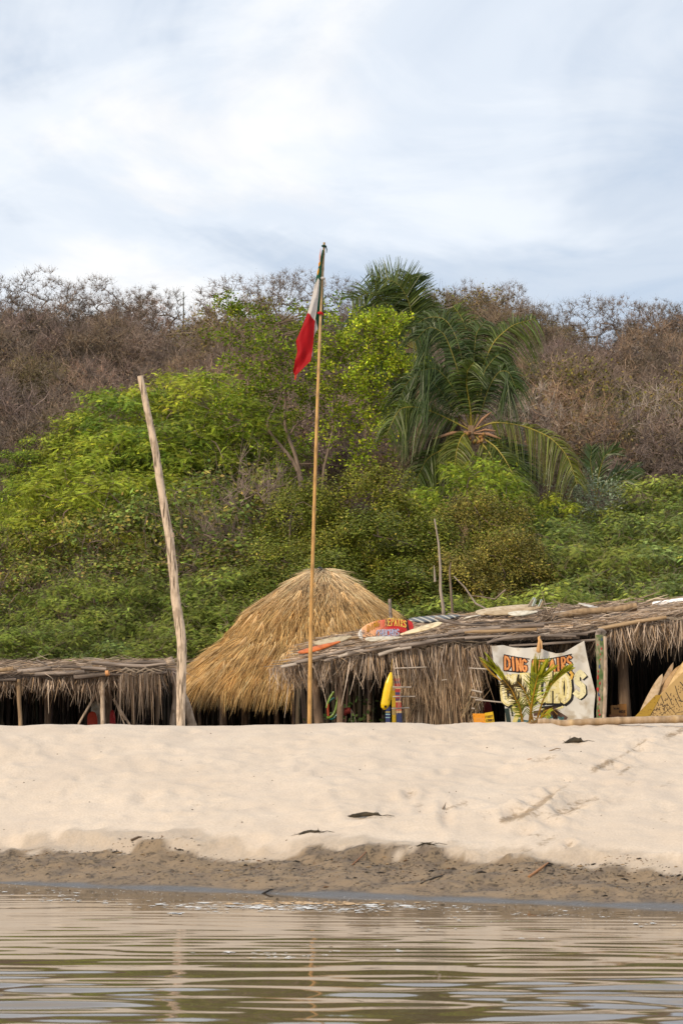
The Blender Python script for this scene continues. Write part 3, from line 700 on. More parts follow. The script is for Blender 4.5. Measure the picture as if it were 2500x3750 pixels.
row('feathery', 'green_tree', 77, [(50, 1860), (180, 1800), (310, 1750), (430, 1730), (560, 1700), (690, 1690)], l1, g1_, 1.2, where='in the lowest row')
l2 = 'half bare olive scrub bush'; g2_ = 'half bare scrub behind the leaning post'
row('olive', 'scrub_bush', 72, [(-30, 1960), (90, 1930), (220, 1900), (340, 1880), (470, 1850), (600, 1830), (730, 1760), (860, 1720), (980, 1790)], l2, g2_, 1.05, cat='bush', where='in the upper row')
row('olive', 'scrub_bush', 67, [(30, 2080), (170, 2050), (300, 2030), (430, 2010), (560, 2000), (690, 1970), (810, 1950), (930, 1990)], l2, g2_, 1.15, cat='bush', where='in the lower row')
l3 = 'dark feathery bush behind the left shelter'; g3_ = 'feathery bushes behind the left shelter'
row('acacia', 'feathery_bush', 62.5, [(-40, 2200), (80, 2190), (210, 2170), (330, 2150), (450, 2160), (570, 2140), (690, 2120), (800, 2130)], l3, g3_, 1.25, cat='bush', where='in the back row')
row('acacia', 'feathery_bush', 58.5, [(0, 2310), (130, 2310), (260, 2290), (390, 2300), (520, 2290), (650, 2260), (780, 2220), (860, 2290)], l3, g3_, 1.35, .6, cat='bush', where='right at the roof')
# bare brush with reddish limbs between the post and the flagpole
for px, top, D, lab in [(930, 1650, 71, 'leafless bush close left of the flagpole, above the thatched hut'), (790, 1800, 68, 'low leafless grey brown bush right of the leaning post')]:
    plant('bare', 'bare_bush', px, top, D, lab, 'bush', wide=.6, var=0)
# mangrove domes behind the round hut
for px, top, D, wd, lab, vv in [(1340, 1650, 68, .95, 'tallest round mangrove dome at the foot of the palms', 1), (1125, 1730, 67, .85, 'mangrove dome crossed by the flagpole, with yellowing leaves', 1), (1040, 1950, 62.5, 1.15, 'low dark mangrove left behind the thatched peak', 0), (1180, 2010, 60.5, 1.2, 'low mangrove directly behind the thatched peak', 0),
        (1400, 1845, 63.5, 1.25, 'broad mangrove dome in the middle above the red sign board', 0), (1235, 1890, 64, 1.0, 'mangrove dome just right of the flagpole above the thatched peak', 1), (1555, 1870, 64, 1.0, 'olive mangrove dome left of the dead white stems', 0), (1470, 2060, 60, 1.4, 'low mangrove behind the right slope of the thatched roof', 0),
        (1740, 1740, 66, .95, 'brownish round mangrove dome under the front palm', 2), (1835, 1890, 64, .9, 'brownish mangrove right of the dead white stems', 2), (1650, 1960, 62, 1.15, 'low mangrove between the dead stems and the palm foot', 2), (930, 2060, 61, 1.2, 'small mangrove above the left slope of the thatched roof', 0)]:
    plant('mangrove', 'mangrove', px, top, D, lab, 'tree', 'mangrove domes behind the huts', wide=wd, var=vv)
l4 = 'soft green feathery tree behind the surf shack'; g4_ = 'feathery trees behind the surf shack'
row('acacia', 'feathery_tree', 80, [(1900, 1800), (2030, 1830), (2150, 1850), (2280, 1830), (2390, 1760), (2500, 1740), (2600, 1740)], l4, g4_, 1.2, where='in the top row')
row('acacia', 'feathery_tree', 73, [(1960, 1890), (2080, 1920), (2200, 1890), (2330, 1860), (2450, 1850), (2570, 1840)], l4, g4_, 1.25, where='in the second row')
row('acacia', 'feathery_tree', 66, [(1900, 2010), (2010, 2020), (2130, 2010), (2260, 1990), (2380, 1970), (2500, 1960)], l4, g4_, 1.2, where='in the middle row')
row('acacia', 'feathery_tree', 60.5, [(1500, 2200), (1600, 2190), (1720, 2170), (1850, 2150), (1980, 2130), (2110, 2140), (2240, 2120), (2370, 2110), (2500, 2090)], l4, g4_, 1.3, where='in the fourth row')
row('acacia', 'feathery_tree', 57.5, [(1540, 2230), (1660, 2240), (1790, 2230), (2080, 2220), (2350, 2180)], l4, g4_, 1.3, .5, where='right at the roof')
for px, top, D, k_, lab in [(1850, 1740, 76, 'feathery', 'light green leafy bush under the big arching palm frond'), (2010, 1790, 77, 'feathery', 'light green leafy bush left of the grey green sprigs'), (1730, 1640, 74, 'feathery', 'light green sapling climbing in front of the palm crown'), (1500, 1760, 74, 'feathery', 'small bright green bush between mangrove and palm')]:
    plant(k_, 'leafy_bush', px, top, D, lab, 'bush', wide=.8)
# pale grey-green sprigs
for px, top, lab in [(2140, 1745, 'silvery grey green shrub tip left of the far palm fan'), (2225, 1775, 'silvery grey green shrub right of the taller silvery one')]:
    D = 78; x = (px - 1250) / FX * D; g = ground(x, D); T, K = MB(), MB(); top_z = H0 - (top - Y0) / FX * D
    tg = np.stack([rng.normal(0, .35, 24) + x, rng.normal(0, .3, 24) + D, top_z - np.abs(rng.normal(0, .8, 24))], 1)
    sk = skeleton(tg, (x, D, g - .2), 4, .03); limbs(T, sk); clumps(K, sk[0][sk[3]], 50, .14, .13, .05, (.24, .28, .19), .2, flat=1.6)
    o = thing('silvery_shrub', lab, 'bush', (x, D, g)); T.build('trunk', mt['bark'], o); K.build('crown', mt['leaf'], o)

# ------------------------------------------------------------------ yellow-green tree behind the flagpole, limbs as they fork in the photo
def open_tree(name, label, D, limbs_px, cl, per, sig, base, alt, bot):
    T, K = MB(), MB(); nod = []
    dd = [rnd.uniform(-.5, .5) for _ in limbs_px]
    for (pl, r0, r1), d_ in zip(limbs_px, dd):
        pw = np.array([W(a, b, D + d_ * i_ / len(pl)) for i_, (a, b) in enumerate(pl)])
        tt = np.linspace(0, len(pw) - 1, len(pw) * 3); pp = np.stack([np.interp(tt, np.arange(len(pw)), pw[:, j]) for j in range(3)], 1)
        pp[1:-1] = (pp[:-2] + pp[1:-1] * 2 + pp[2:]) / 4
        T.tube(pp, np.linspace(r0, r1, len(pp)), 6, cap=False); nod.append(pp)
    A = np.concatenate(nod); cen = []
    for (px, py, a, b, n) in cl:
        for _ in range(n):
            cen.append(W(px + rnd.gauss(0, a), py + rnd.gauss(0, b), D + rnd.gauss(0, .9)))
    cen = np.asarray(cen)
    for q in cen:
        d = np.linalg.norm(A - q, axis=1) + np.maximum(A[:, 2] - q[2], 0); a = A[int(np.argmin(d))]; m_ = (a + q) / 2 + rng.standard_normal(3) * .12
        T.tube([a, m_, q], [.016, .012, .007], 4, cap=False)
    twigs(T, cen, 5, .45, .006, .5)
    clumps(K, cen, per, sig, .12, .085, base, .22, alt, .3, flat=.8, cspread=.2)
    x, y, z = W(*bot, D); g = ground(x, D)
    o = thing(name, label, 'tree', (x, D, g)); T.build('trunk', mt['bark'], o); K.build('crown', mt['leaf'], o); return o
open_tree('yellow_green_tree', 'open yellow green tree with forked grey limbs left of the flagpole', 82,
    [([(1110, 2000), (1100, 1735), (1060, 1670), (990, 1590), (975, 1545), (1005, 1500), (1040, 1420)], .10, .03), ([(1105, 1760), (1080, 1660), (1055, 1600), (1040, 1545), (1050, 1400), (1025, 1325), (1027, 1260), (1010, 1190)], .09, .02), ([(1058, 1600), (1085, 1550), (1150, 1518), (1230, 1505)], .035, .014),
     ([(990, 1590), (940, 1560), (890, 1550)], .03, .012), ([(1025, 1330), (960, 1300), (900, 1270)], .02, .01), ([(1045, 1420), (960, 1440), (860, 1420)], .025, .01), ([(880, 1330), (840, 1240), (850, 1130), (835, 1095)], .012, .008)],
    [(1080, 1240, 70, 55, 26), (960, 1290, 75, 60, 24), (880, 1400, 70, 70, 26), (1010, 1430, 90, 60, 22), (1150, 1400, 60, 60, 18), (860, 1180, 35, 45, 9), (930, 1150, 40, 30, 7), (830, 1540, 60, 70, 20), (1130, 1150, 40, 30, 10), (850, 1110, 16, 26, 4), (960, 1640, 90, 60, 12)],
    56, .14, (.245, .325, .03), (.38, .40, .035), (1110, 1900))
open_tree('yellow_green_tree', 'lime green tree with leafy top between the flagpole and the front palm', 81,
    [([(1180, 2000), (1180, 1735), (1205, 1640), (1220, 1570), (1217, 1475), (1238, 1390), (1305, 1315), (1355, 1265)], .075, .02), ([(1220, 1600), (1260, 1545), (1330, 1505), (1355, 1440), (1365, 1390)], .035, .012), ([(1240, 1395), (1240, 1330), (1290, 1240), (1340, 1190), (1400, 1160)], .028, .01), ([(1305, 1315), (1400, 1290), (1480, 1340)], .02, .008), ([(1330, 1720), (1345, 1500), (1355, 1400)], .03, .01), ([(1355, 1440), (1430, 1400), (1510, 1345)], .015, .007)],
    [(1300, 1215, 65, 40, 30), (1400, 1165, 32, 28, 15), (1250, 1330, 60, 50, 22), (1390, 1290, 60, 40, 26), (1470, 1350, 45, 25, 22), (1525, 1335, 26, 16, 10), (1440, 1180, 20, 30, 8), (1360, 1420, 70, 50, 26), (1250, 1440, 60, 60, 18), (1300, 1560, 80, 60, 22), (1190, 1230, 40, 40, 12), (1410, 1500, 40, 40, 10), (1420, 1220, 40, 30, 12), (1330, 1650, 60, 40, 10)],
    60, .14, (.28, .37, .03), (.42, .46, .035), (1180, 1900))

# ------------------------------------------------------------------ palms
def palm_frond(parent, pl, D, tipd, ln, name='frond', droop=.75, col=(.055, .08, .018), rc=(.22, .20, .045), n=62, width=.05, r0=.035, start=.18, side=1.0, spread=.55):
    k = len(pl); pw = np.array([W(a, b, D + tipd * i_ / (k - 1)) for i_, (a, b) in enumerate(pl)])
    tt = np.linspace(0, k - 1, 26); pp = np.stack([np.interp(tt, np.arange(k), pw[:, j]) for j in range(3)], 1)
    for _ in range(3): pp[1:-1] = (pp[:-2] + pp[1:-1] * 2 + pp[2:]) / 4
    b = MB(); b.tube(pp, np.linspace(r0, .008, 26), 6, 0, rc)
    t = np.linspace(start, .995, n); ii = t * 25; q = np.stack([np.interp(ii, np.arange(26), pp[:, j]) for j in range(3)], 1)
    tg = np.gradient(q, axis=0); tg /= np.linalg.norm(tg, axis=1)[:, None]
    ref = np.array([0, -1.0, .25]); sdv = np.cross(tg, ref); sdv /= np.linalg.norm(sdv, axis=1)[:, None] + 1e-9
    nrm = np.cross(sdv, tg)
    for sg in (1, -1):
        l_ = ln * (np.sin(math.pi * (0.12 + .80 * (t - start) / (1 - start))) ** .7) * rng.uniform(.88, 1.1, n)
        d = sdv * sg * side + tg * spread + nrm * rng.uniform(-.3, .35, n)[:, None] + rng.standard_normal((n, 3)) * .06
        b.strands(q, d, l_, width * rng.uniform(.8, 1.2, n), droop=droop * rng.uniform(.7, 1.3, n), col=tint(n, col, .22), seg=4)
    return b.build(name, mt['frond'], parent)
DP = 78
g = ground((1725 - 1250) / FX * DP, DP)
palm = thing('coconut_palm', 'front coconut palm with drooping green fronds and orange flower sheaths', 'palm tree', (W(1725, 1600, DP)[0], DP, g))
tb = MB(); tb.tube([(W(1700, 2000, DP)[0], DP, g - .2), W(1710, 1850, DP), W(1722, 1700, DP), W(1728, 1560, DP)], [.17, .15, .14, .17], 10, 0, jit=.03); tb.build('trunk', mt['darkpost'], palm)
zf = lambda L_: [(1250 + .638 * a, 950 + .638 * b) for a, b in L_]
dk, md_, lt = (.070, .108, .030), (.105, .142, .030), (.150, .168, .030)
for pl, td, ln, dr, cl in [
    ([(745, 985), (870, 930), (1050, 955), (1200, 1020), (1300, 1130), (1350, 1290)], -1.5, .88, 1.1, lt),
    ([(745, 985), (800, 640), (870, 470), (980, 375), (1110, 340)], 1.0, 1.25, .75, md_),
    ([(745, 985), (715, 800), (650, 580), (590, 420), (500, 380), (420, 470)], -.6, 1.4, 1.0, dk),
    ([(745, 985), (720, 760), (690, 560), (650, 420), (590, 330), (480, 330), (400, 400)], .8, 1.4, .9, dk),
    ([(745, 985), (660, 940), (540, 880), (430, 845), (330, 850), (260, 1000)], -1.0, 1.1, 1.0, md_),
    ([(745, 985), (640, 860), (560, 740), (470, 660), (380, 690), (320, 820)], 1.2, 1.35, 1.0, dk),
    ([(745, 985), (740, 760), (760, 560), (770, 420), (830, 350)], .9, 1.2, .7, dk),
    ([(745, 985), (730, 800), (720, 640), (740, 480), (690, 330), (640, 270)], 1.5, 1.2, .6, md_),
    ([(745, 985), (800, 880), (840, 740), (900, 640), (960, 640), (1000, 740)], -.6, 1.2, 1.0, dk),
    ([(745, 985), (880, 1070), (940, 1150), (1000, 1270), (1035, 1370)], -1.2, .95, .6, md_),
    ([(745, 985), (850, 1110), (885, 1200), (905, 1300)], -1.0, .85, .5, lt),
    ([(745, 985), (690, 1010), (660, 1090), (640, 1280)], -1.3, .8, .5, lt),
    ([(745, 985), (600, 1080), (490, 1140), (420, 1280)], -.4, 1.0, .8, md_),
    ([(745, 985), (640, 1160), (540, 1240), (420, 1260)], .8, 1.0, .5, dk),
    ([(745, 985), (900, 1050), (1000, 1120), (1080, 1260)], .8, 1.1, .6, dk),
    ([(745, 985), (740, 860), (715, 720), (720, 640), (760, 590)], -1.2, .9, .5, md_),
    ([(745, 985), (690, 820), (610, 690), (540, 620), (450, 640)], -.9, 1.3, 1.1, dk),
    ([(745, 985), (800, 780), (815, 640), (880, 560), (950, 520)], .4, 1.15, 1.0, dk)]:
    palm_frond(palm, zf(pl), DP, td, ln, droop=dr, col=cl, n=115, width=.046, rc=(.42, .34, .06) if cl is not dk else (.26, .23, .05))
for pl in [[(720, 985), (620, 1000), (500, 1060), (420, 1150)], [(720, 985), (580, 1010), (430, 1020), (400, 1120)], [(720, 960), (660, 900), (640, 940), (630, 1000)]]:
    palm_frond(palm, zf(pl), DP, .6, .9, 'dead_frond', droop=1.4, col=(.20, .135, .095), rc=(.26, .17, .10), n=60)
for (a, b, r) in [((745, 990), (525, 1030), .10), ((760, 1000), (915, 1030), .085), ((755, 985), (860, 875), .075), ((760, 995), (885, 985), .06)]:
    s = MB(); p0, p1 = W(*zf([a])[0], DP - .25), W(*zf([b])[0], DP - .35); mid = (p0 + p1) / 2 + np.array([0, 0, .08])
    s.tube([p0, p0 * .6 + mid * .4, mid, mid * .4 + p1 * .6, p1], [.02, r * .35, r * .7, r * .55, .012], 8, 0, (.33, .185, .105)); s.build('flower_sheath', mt['plain'], palm)
for _ in range(26):
    s = MB(); a = rnd.uniform(-.45, .45); p = W(1728, 1590, DP - .3) + np.array([a, rnd.uniform(-.1, .2), rnd.uniform(-.32, .05)])
    s.tube([p + np.array([0, 0, -.07]), p + np.array([0, 0, -.045]), p, p + np.array([0, 0, .045]), p + np.array([0, 0, .07])], [.01, .045, .065, .045, .01], 7, 0, rnd.choice([(.26, .13, .04), (.20, .16, .04), (.30, .17, .06)])); s.build('coconut', mt['plain'], palm)
DQ = 88
g = ground((1500 - 1250) / FX * DQ, DQ)
palm2 = thing('coconut_palm', 'rear coconut palm rising against the sky above the lime green tree', 'palm tree', (W(1520, 1300, DQ)[0], DQ, g))
tb = MB(); tb.tube([(W(1540, 2000, DQ)[0], DQ, g - .2), W(1535, 1600, DQ), W(1525, 1300, DQ)], [.17, .14, .15], 10, 0, jit=.03); tb.build('trunk', mt['darkpost'], palm2)
for pl, td, ln, dr, cl in [([(430, 520), (345, 400), (250, 240), (160, 185), (60, 240)], -.8, 1.35, .45, md_), ([(430, 520), (410, 340), (380, 220), (320, 130), (150, 85)], -.5, 1.35, .1, md_), ([(430, 520), (400, 360), (350, 240), (280, 150), (170, 110)], .8, 1.3, .15, dk), ([(430, 520), (420, 330), (405, 220), (390, 140), (400, 90)], .2, 1.15, .1, dk),
        ([(430, 520), (350, 450), (260, 400), (150, 390), (40, 330)], .5, 1.2, .8, dk), ([(430, 520), (440, 380), (460, 290), (480, 230)], .5, 1.1, .3, md_), ([(430, 520), (330, 470), (230, 470), (140, 560)], -.8, 1.2, .9, dk), ([(430, 520), (500, 420), (560, 390), (620, 420)], .8, 1.2, .9, dk), ([(430, 520), (380, 560), (310, 590), (260, 700)], -.5, 1.2, .9, dk), ([(430, 520), (470, 560), (500, 640), (500, 740)], .2, 1.2, .9, dk), ([(430, 520), (360, 360), (310, 300), (200, 280), (90, 300)], .3, 1.2, .7, dk)]:
    palm_frond(palm2, zf(pl), DQ, td, ln, droop=dr, col=cl, n=100)
g = ground((2180 - 1250) / FX * 80, 80)
fanp = thing('young_palm', 'dark young palm with fan of fronds behind the silvery shrubs at right', 'palm tree', (W(2190, 1700, 80)[0], 80, g))
fb_ = MB(); fb_.tube([(W(2190, 1900, 80)[0], 80, g - .1), W(2190, 1830, 80)], [.08, .06], 8); fb_.build('trunk', mt['darkpost'], fanp)
for pl in [[(2185, 1850), (2210, 1770), (2260, 1730), (2340, 1710)], [(2180, 1850), (2190, 1740), (2210, 1670), (2260, 1640)], [(2180, 1850), (2170, 1750), (2160, 1690), (2165, 1640)], [(2180, 1850), (2230, 1790), (2280, 1760), (2330, 1755)]]:
    palm_frond(fanp, pl, 80, rnd.uniform(-.5, .5), .75, droop=.2, col=(.075, .115, .035), n=40, spread=1.6)
cz = W(672, 1068, 147); cg = ground(cz[0], 147); cb = MB(); cb.tube([(cz[0], 147, cg - .1), (cz[0] + .02, 147, (cg + cz[2]) / 2), cz], [.05, .05, .03], 8, 0, (.10, .10, .05)); o = cb.build('cactus', mt['plain'], None, (cz[0], 147, cg)); tag(o, 'thin upright column cactus standing alone on the ridge in the gap between bare trees', 'cactus')
# dead stems rising out of the thicket behind the shack
for pl, r, lab, mm in [([(1622, 2225), (1612, 2160), (1612, 2080), (1605, 1990), (1590, 1900)], .055, 'white dead stem, the taller one of the pair behind the shack roof', 'paleb'), ([(1592, 2130), (1590, 2090), (1588, 2070)], .03, 'short broken pale stub left of the tall dead stem', 'paleb'), ([(1655, 2250), (1652, 2190), (1645, 2090), (1650, 2060)], .05, 'brown dead stem right of the tall white one', 'bark'),
        ([(1800, 2240), (1740, 2210), (1700, 2150), (1660, 2110)], .04, 'grey fallen branch curving down to the shack roof', 'paleb'), ([(1850, 2160), (1810, 2195), (1760, 2185), (1715, 2180)], .025, 'thin brown crooked branch above the shack roof', 'bark')]:
    D = 55.5; b = MB(); pw = [W(a, c_, D) for a, c_ in pl]
    if pl[0][1] > 2200: pw = [np.array([pw[0][0], D, 0.85])] + pw
    pp = np.asarray(pw); b.tube(pp, np.linspace(r, r * .35, len(pp)), 7, jit=.08)
    o = b.build('dead_branch', mt[mm], None, pp[0]); tag(o, lab, 'branch')
# ------------------------------------------------------------------ posts and poles
def smooth_px(pl, D, n=4):
    k = len(pl); pw = np.array([W(p[0], p[1], p[2] if len(p) > 2 else D) for p in pl]); tt = np.linspace(0, k - 1, (k - 1) * n + 1)
    pp = np.stack([np.interp(tt, np.arange(k), pw[:, j]) for j in range(3)], 1); pp[1:-1] = (pp[:-2] + pp[1:-1] * 2 + pp[2:]) / 4
    return pp
def logmesh(pl, D, r, n=10, jit=.04, col=(1, 1, 1), sub=4, to_ground=False):
    """pl: pixel centreline; r: radius in pixels (one number or one for each point)"""
    pp = smooth_px(pl, D, sub); rp = np.interp(np.linspace(0, 1, len(pp)), np.linspace(0, 1, len(pl)), np.broadcast_to(r, len(pl)) if np.ndim(r) == 0 else r) / FX * D
    if to_ground:
        k = int(np.argmin(pp[:, 2])); ext = np.array([pp[k][0], pp[k][1], ground(pp[k][0], pp[k][1]) - .12])
        if k == 0: pp = np.concatenate([[ext], pp]); rp = np.concatenate([[rp[0] * 1.05], rp])
        else: pp = np.concatenate([pp, [ext]]); rp = np.concatenate([rp, [rp[-1] * 1.05]])
    b = MB(); b.tube(pp, rp, n, 0, col, True, jit); return b, pp

zp = [(110, 65, 19), (160, 300, 21), (205, 520, 23), (240, 760, 25), (272, 950, 26), (295, 1080, 28), (315, 1250, 28), (335, 1480, 30), (360, 1640, 32), (375, 1750, 30), (373, 1950, 30), (368, 2150, 29), (367, 2330, 28)]
b, pp = logmesh([(450 + .578 * a, 1340 + .578 * c_) for a, c_, w in zp], 34, [.578 * w for a, c_, w in zp], 14, .035, to_ground=True)
post = thing('leaning_post', 'tall bare bleached tree trunk post leaning left in the sand', 'post', pp[-1])
b.build('trunk', mt['postw'], post)
kb = MB(); p = W(633, 1962, 34); kb.tube([p + np.array([-.03, 0, -.05]), p + np.array([0, -.02, 0]), p + np.array([.01, -.02, .05])], [.02, .035, .012], 8, jit=.1); kb.build('knot', mt['woodz'], post)
kb = MB(); p = W(655, 2255, 34); kb.tube([p + np.array([-.03, -.05, -.09]), p + np.array([-.02, -.06, 0]), p + np.array([-.03, -.045, .09])], [.006, .016, .006], 6); kb.build('bark_scar', mt['tanpost'], post)

# flagpole: bamboo with nodes
D = 39.5
fp = [(1133, 2640), (1136, 2400), (1143, 2100), (1152, 1800), (1161, 1500), (1170, 1250), (1179, 1040), (1187, 888)]
pp = smooth_px(fp, D, 14); g = ground(pp[0][0], D); pp = np.concatenate([[[pp[0][0] - .003, D, g - .2]], pp])
rr_ = np.linspace(.040, .021, len(pp)); rr_[::5] *= 1.13
cc_ = np.array([np.array((.98, .93, .85)) * (1 - f) + np.array((.80, .95, 1.45)) * f for f in np.clip((np.linspace(0, 1, len(pp)) - .62) * 4, 0, 1)])
cc_[::5] *= .7
b = MB(); b.tube(pp, rr_, 10, 0, cc_)
pole = thing('flagpole', 'thin bamboo flagpole standing in front of the round thatched hut', 'flagpole', (pp[0][0], D, g)); b.build('pole', mt['bamboo'], pole)

# flag: limp cloth hanging in folds
DF = D - .07
zq = lambda a, c_: (1000 + .238 * a, 860 + .238 * c_)
def sheet(mb, left, right, off, colf, nu=16, nv=70, amp=.03, ph=0.0, bulge=.05):
    lv = np.linspace(0, 1, len(left)); rv = np.linspace(0, 1, len(right)); v = []; c = []
    for j in range(nv + 1):
        t = j / nv
        lx, ly = np.interp(t, lv, [p[0] for p in left]), np.interp(t, lv, [p[1] for p in left]); rx, ry = np.interp(t, rv, [p[0] for p in right]), np.interp(t, rv, [p[1] for p in right])
        for i in range(nu + 1):
            u = i / nu; a, c_ = lx + (rx - lx) * u, ly + (ry - ly) * u
            p = W(*zq(a, c_), DF + off); p[1] += amp * math.sin(5 * u + ph + 5.5 * t) * (.3 + t) - bulge * math.sin(math.pi * u) * t + .008 * math.sin(11 * u - 14 * t) + .010 * math.sin(7 * u + 19 * t)
            v.append(p); c.append(colf(a, c_))
    w = nu + 1; f = [[j * w + i, j * w + i + 1, (j + 1) * w + i + 1, (j + 1) * w + i] for j in range(nv) for i in range(nu)]
    mb.add(v, f, 0, np.array(c), True)
GRN, WHT, RED = (.014, .095, .050), (.58, .55, .53), (.36, .004, .008)
def front(a, c_):
    lw = 1190 + (a - 530) * 1.18
    if c_ > lw: return RED
    gw = 770 - (a - 635) * 1.9 if a < 690 else 668 + (a - 690) * 1.5
    return WHT if c_ > gw else GRN
flag = thing('flag', 'limp green white and red flag hanging from the bamboo pole', 'flag', W(*zq(760, 230), DF))
b = MB(); sheet(b, [(757, 225), (690, 520), (635, 780), (585, 1000), (530, 1190), (440, 1430), (352, 1630), (372, 1800), (340, 1930), (308, 2110)], [(778, 230), (748, 500), (718, 700), (702, 900), (674, 1150), (640, 1330), (622, 1600), (602, 1800), (575, 1950), (340, 2180)], 0, front, 22, 130)
sheet(b, [(750, 250), (715, 600), (690, 900), (660, 1200), (646, 1340), (690, 1456)], [(787, 250), (778, 700), (772, 1050), (773, 1380), (742, 1420), (694, 1460)], .10, lambda a, c_: GRN, 10, 50, .02, 1.0, .02)
sheet(b, [(640, 1300), (632, 1500), (600, 1700), (585, 1870)], [(660, 1300), (690, 1452), (625, 1530), (604, 1872)], .07, lambda a, c_: WHT, 6, 30, .01, 2.0, .01)
sheet(b, [(372, 1700), (380, 1760), (340, 1930), (310, 2110)], [(400, 1700), (470, 1790), (545, 1900), (340, 2175)], .05, lambda a, c_: RED, 8, 30, .01, .4, .01)
b.build('cloth', mt['satin'], flag)
def knot(px, py, col, r=.03, tail=.1, nm='tie'):
    b = MB(); p = W(px, py, D - .01); b.tube([p + np.array([-r * 1.4, -.03, .005]), p + np.array([-r * .4, -.05, 0]), p + np.array([r * .5, -.05, 0]), p + np.array([r * 1.5, -.03, -.004])], [r * .5, r, r * .95, r * .5], 7, 0, col, jit=.1)
    b.tube([p + np.array([r, -.035, 0]), p + np.array([r * 1.8, -.04, -tail * .5]), p + np.array([r * 1.6, -.03, -tail])], [r * .5, r * .35, r * .2], 5, 0, col); b.build(nm, mt['satin'], flag)
knot(*zq(782, 182), (.015, .05, .03), .028, .12); knot(*zq(762, 675), WHT, .028, .16); knot(*zq(722, 1210), (.55, .01, .015), .03, .04)
for a, c_, col, ln in [(712, 445, (.75, .32, .02), .10), (692, 565, (.78, .36, .02), .12), (722, 330, (.70, .45, .42), .28), (345, 2190, (.6, .05, .02), .10)]:
    b = MB(); p = W(*zq(a, c_), DF - .06); b.tube([p + np.array([.012, 0, ln * .5]), p + np.array([0, -.01, 0]), p + np.array([-.01, 0, -ln * .5])], [.004, .018, .008], 6, 0, col, jit=.15); b.build('tassel', mt['satin'], flag)

# ------------------------------------------------------------------ round thatched hut
DH = 53.0
ax_, az = W(1182, 2090, DH)[0], lambda py: W(0, py, DH)[2]
prof = [(0, 2088), (32, 2091), (64, 2103), (135, 2147), (232, 2210), (296, 2270), (362, 2345), (480, 2432), (540, 2492), (556, 2528)]
pr = np.array([a for a, c_ in prof]) / FX * DH; pz = np.array([az(c_) for a, c_ in prof])
sl = np.concatenate([[0], np.cumsum(np.hypot(np.diff(pr), np.diff(pz)))])
hut = thing('thatched_hut', 'round hut with tall golden palm thatch roof in the middle of the beach', 'hut', (ax_, DH, ground(ax_, DH)))
lumps = lambda th, s: 1 - .13 * np.clip(np.cos(th), 0, 1) * np.clip(s * 2, 0, 1) + .020 * np.sin(3 * th + 1) + .03 * vnoise(th * 5, s * 1.2, 12) * np.clip(s, 0, 1.5)
b = MB(); th = np.linspace(0, 2 * math.pi, 73)[:-1]; ss = np.linspace(.02, sl[-1] - .12, 26); v = []
for s in ss:
    r = (np.interp(s, sl, pr) - .06) * lumps(th, s); v.append(np.stack([ax_ + r * np.cos(th), DH + r * np.sin(th), np.full(72, np.interp(s, sl, pz) - .03)], 1))
v = np.concatenate(v); i = (np.arange(25)[:, None] * 72 + np.arange(72)[None]).ravel(); j = (np.arange(25)[:, None] * 72 + (np.arange(72)[None] + 1) % 72).ravel()
b.add(v, np.stack([i, i + 72, j + 72, j], 1), 0, (1, 1, 1), True); b.build('roof', mt['thatchbase'], hut)
STRAW = np.array([1.0, .925, .83]) * np.array([(.62, .43, .185), (.70, .52, .265), (.52, .345, .15), (.72, .57, .34), (.66, .45, .19), (.40, .26, .12)])
def hut_strands(n, s0, s1, ln, wd, lift, pal=STRAW, weights=(.28, .2, .2, .1, .14, .08)):
    s = np.sqrt(rng.random(n)) * (s1 - s0) + s0 if s0 < .5 else rng.uniform(s0, s1, n)
    # tiers: courses of thatch begin at close intervals
    tier = .42; s = np.where(rng.random(n) < .38, np.floor(s / tier) * tier + rng.random(n) ** 2 * .16 + .04 * np.sin(s * 50), s); s = np.clip(s, .03, s1)
    th = rng.uniform(0, 2 * math.pi, n)
    r = np.interp(s, sl, pr) * lumps(th, s); z = np.interp(s, sl, pz); e = .05; dr = (np.interp(s + e, sl, pr) - np.interp(s - e, sl, pr)); dz = (np.interp(s + e, sl, pz) - np.interp(s - e, sl, pz))
    nn = np.hypot(dr, dz); dr, dz = dr / nn, dz / nn
    rad = np.stack([np.cos(th), np.sin(th), np.zeros(n)], 1); tan_ = np.stack([-np.sin(th), np.cos(th), np.zeros(n)], 1); up = np.array([0, 0, 1.0])
    nor = rad * (-dz)[:, None] + up * dr[:, None]; dn = rad * dr[:, None] + up * dz[:, None]
    clump = vnoise(th * r * 2.2, s * 2.2, 31); fan = vnoise(th * r * 4.0, np.floor(s / tier) * 3.3, 14) * .45
    base = np.stack([ax_ + r * np.cos(th), DH + r * np.sin(th), z], 1) + nor * (rng.uniform(-.02, .05, n) + lift)[:, None]
    d = dn + tan_ * (rng.normal(0, .13, n) + fan)[:, None] + nor * rng.uniform(.0, .16, n)[:, None]
    col = pal[rng.choice(len(pal), n, p=weights)] * (1 + .22 * clump + .16 * vnoise(th * r * 9, s * 5, 41) + rng.normal(0, .10, n))[:, None]
    pale = np.clip(1.1 - s / 1.9, 0, 1)[:, None] * .62; col = col * (1 - pale) + np.array([.66, .545, .395]) * (col.mean(1, keepdims=True) / .36) * pale
    return base, d, ln * rng.uniform(.6, 1.3, n), wd * rng.uniform(.6, 1.3, n), np.clip(col, .03, .8)
b = MB(); q = hut_strands(34000, .05, sl[-1] - .05, .58, .016, .0); b.strands(q[0], q[1], q[2], q[3], .12, q[4], seg=2)
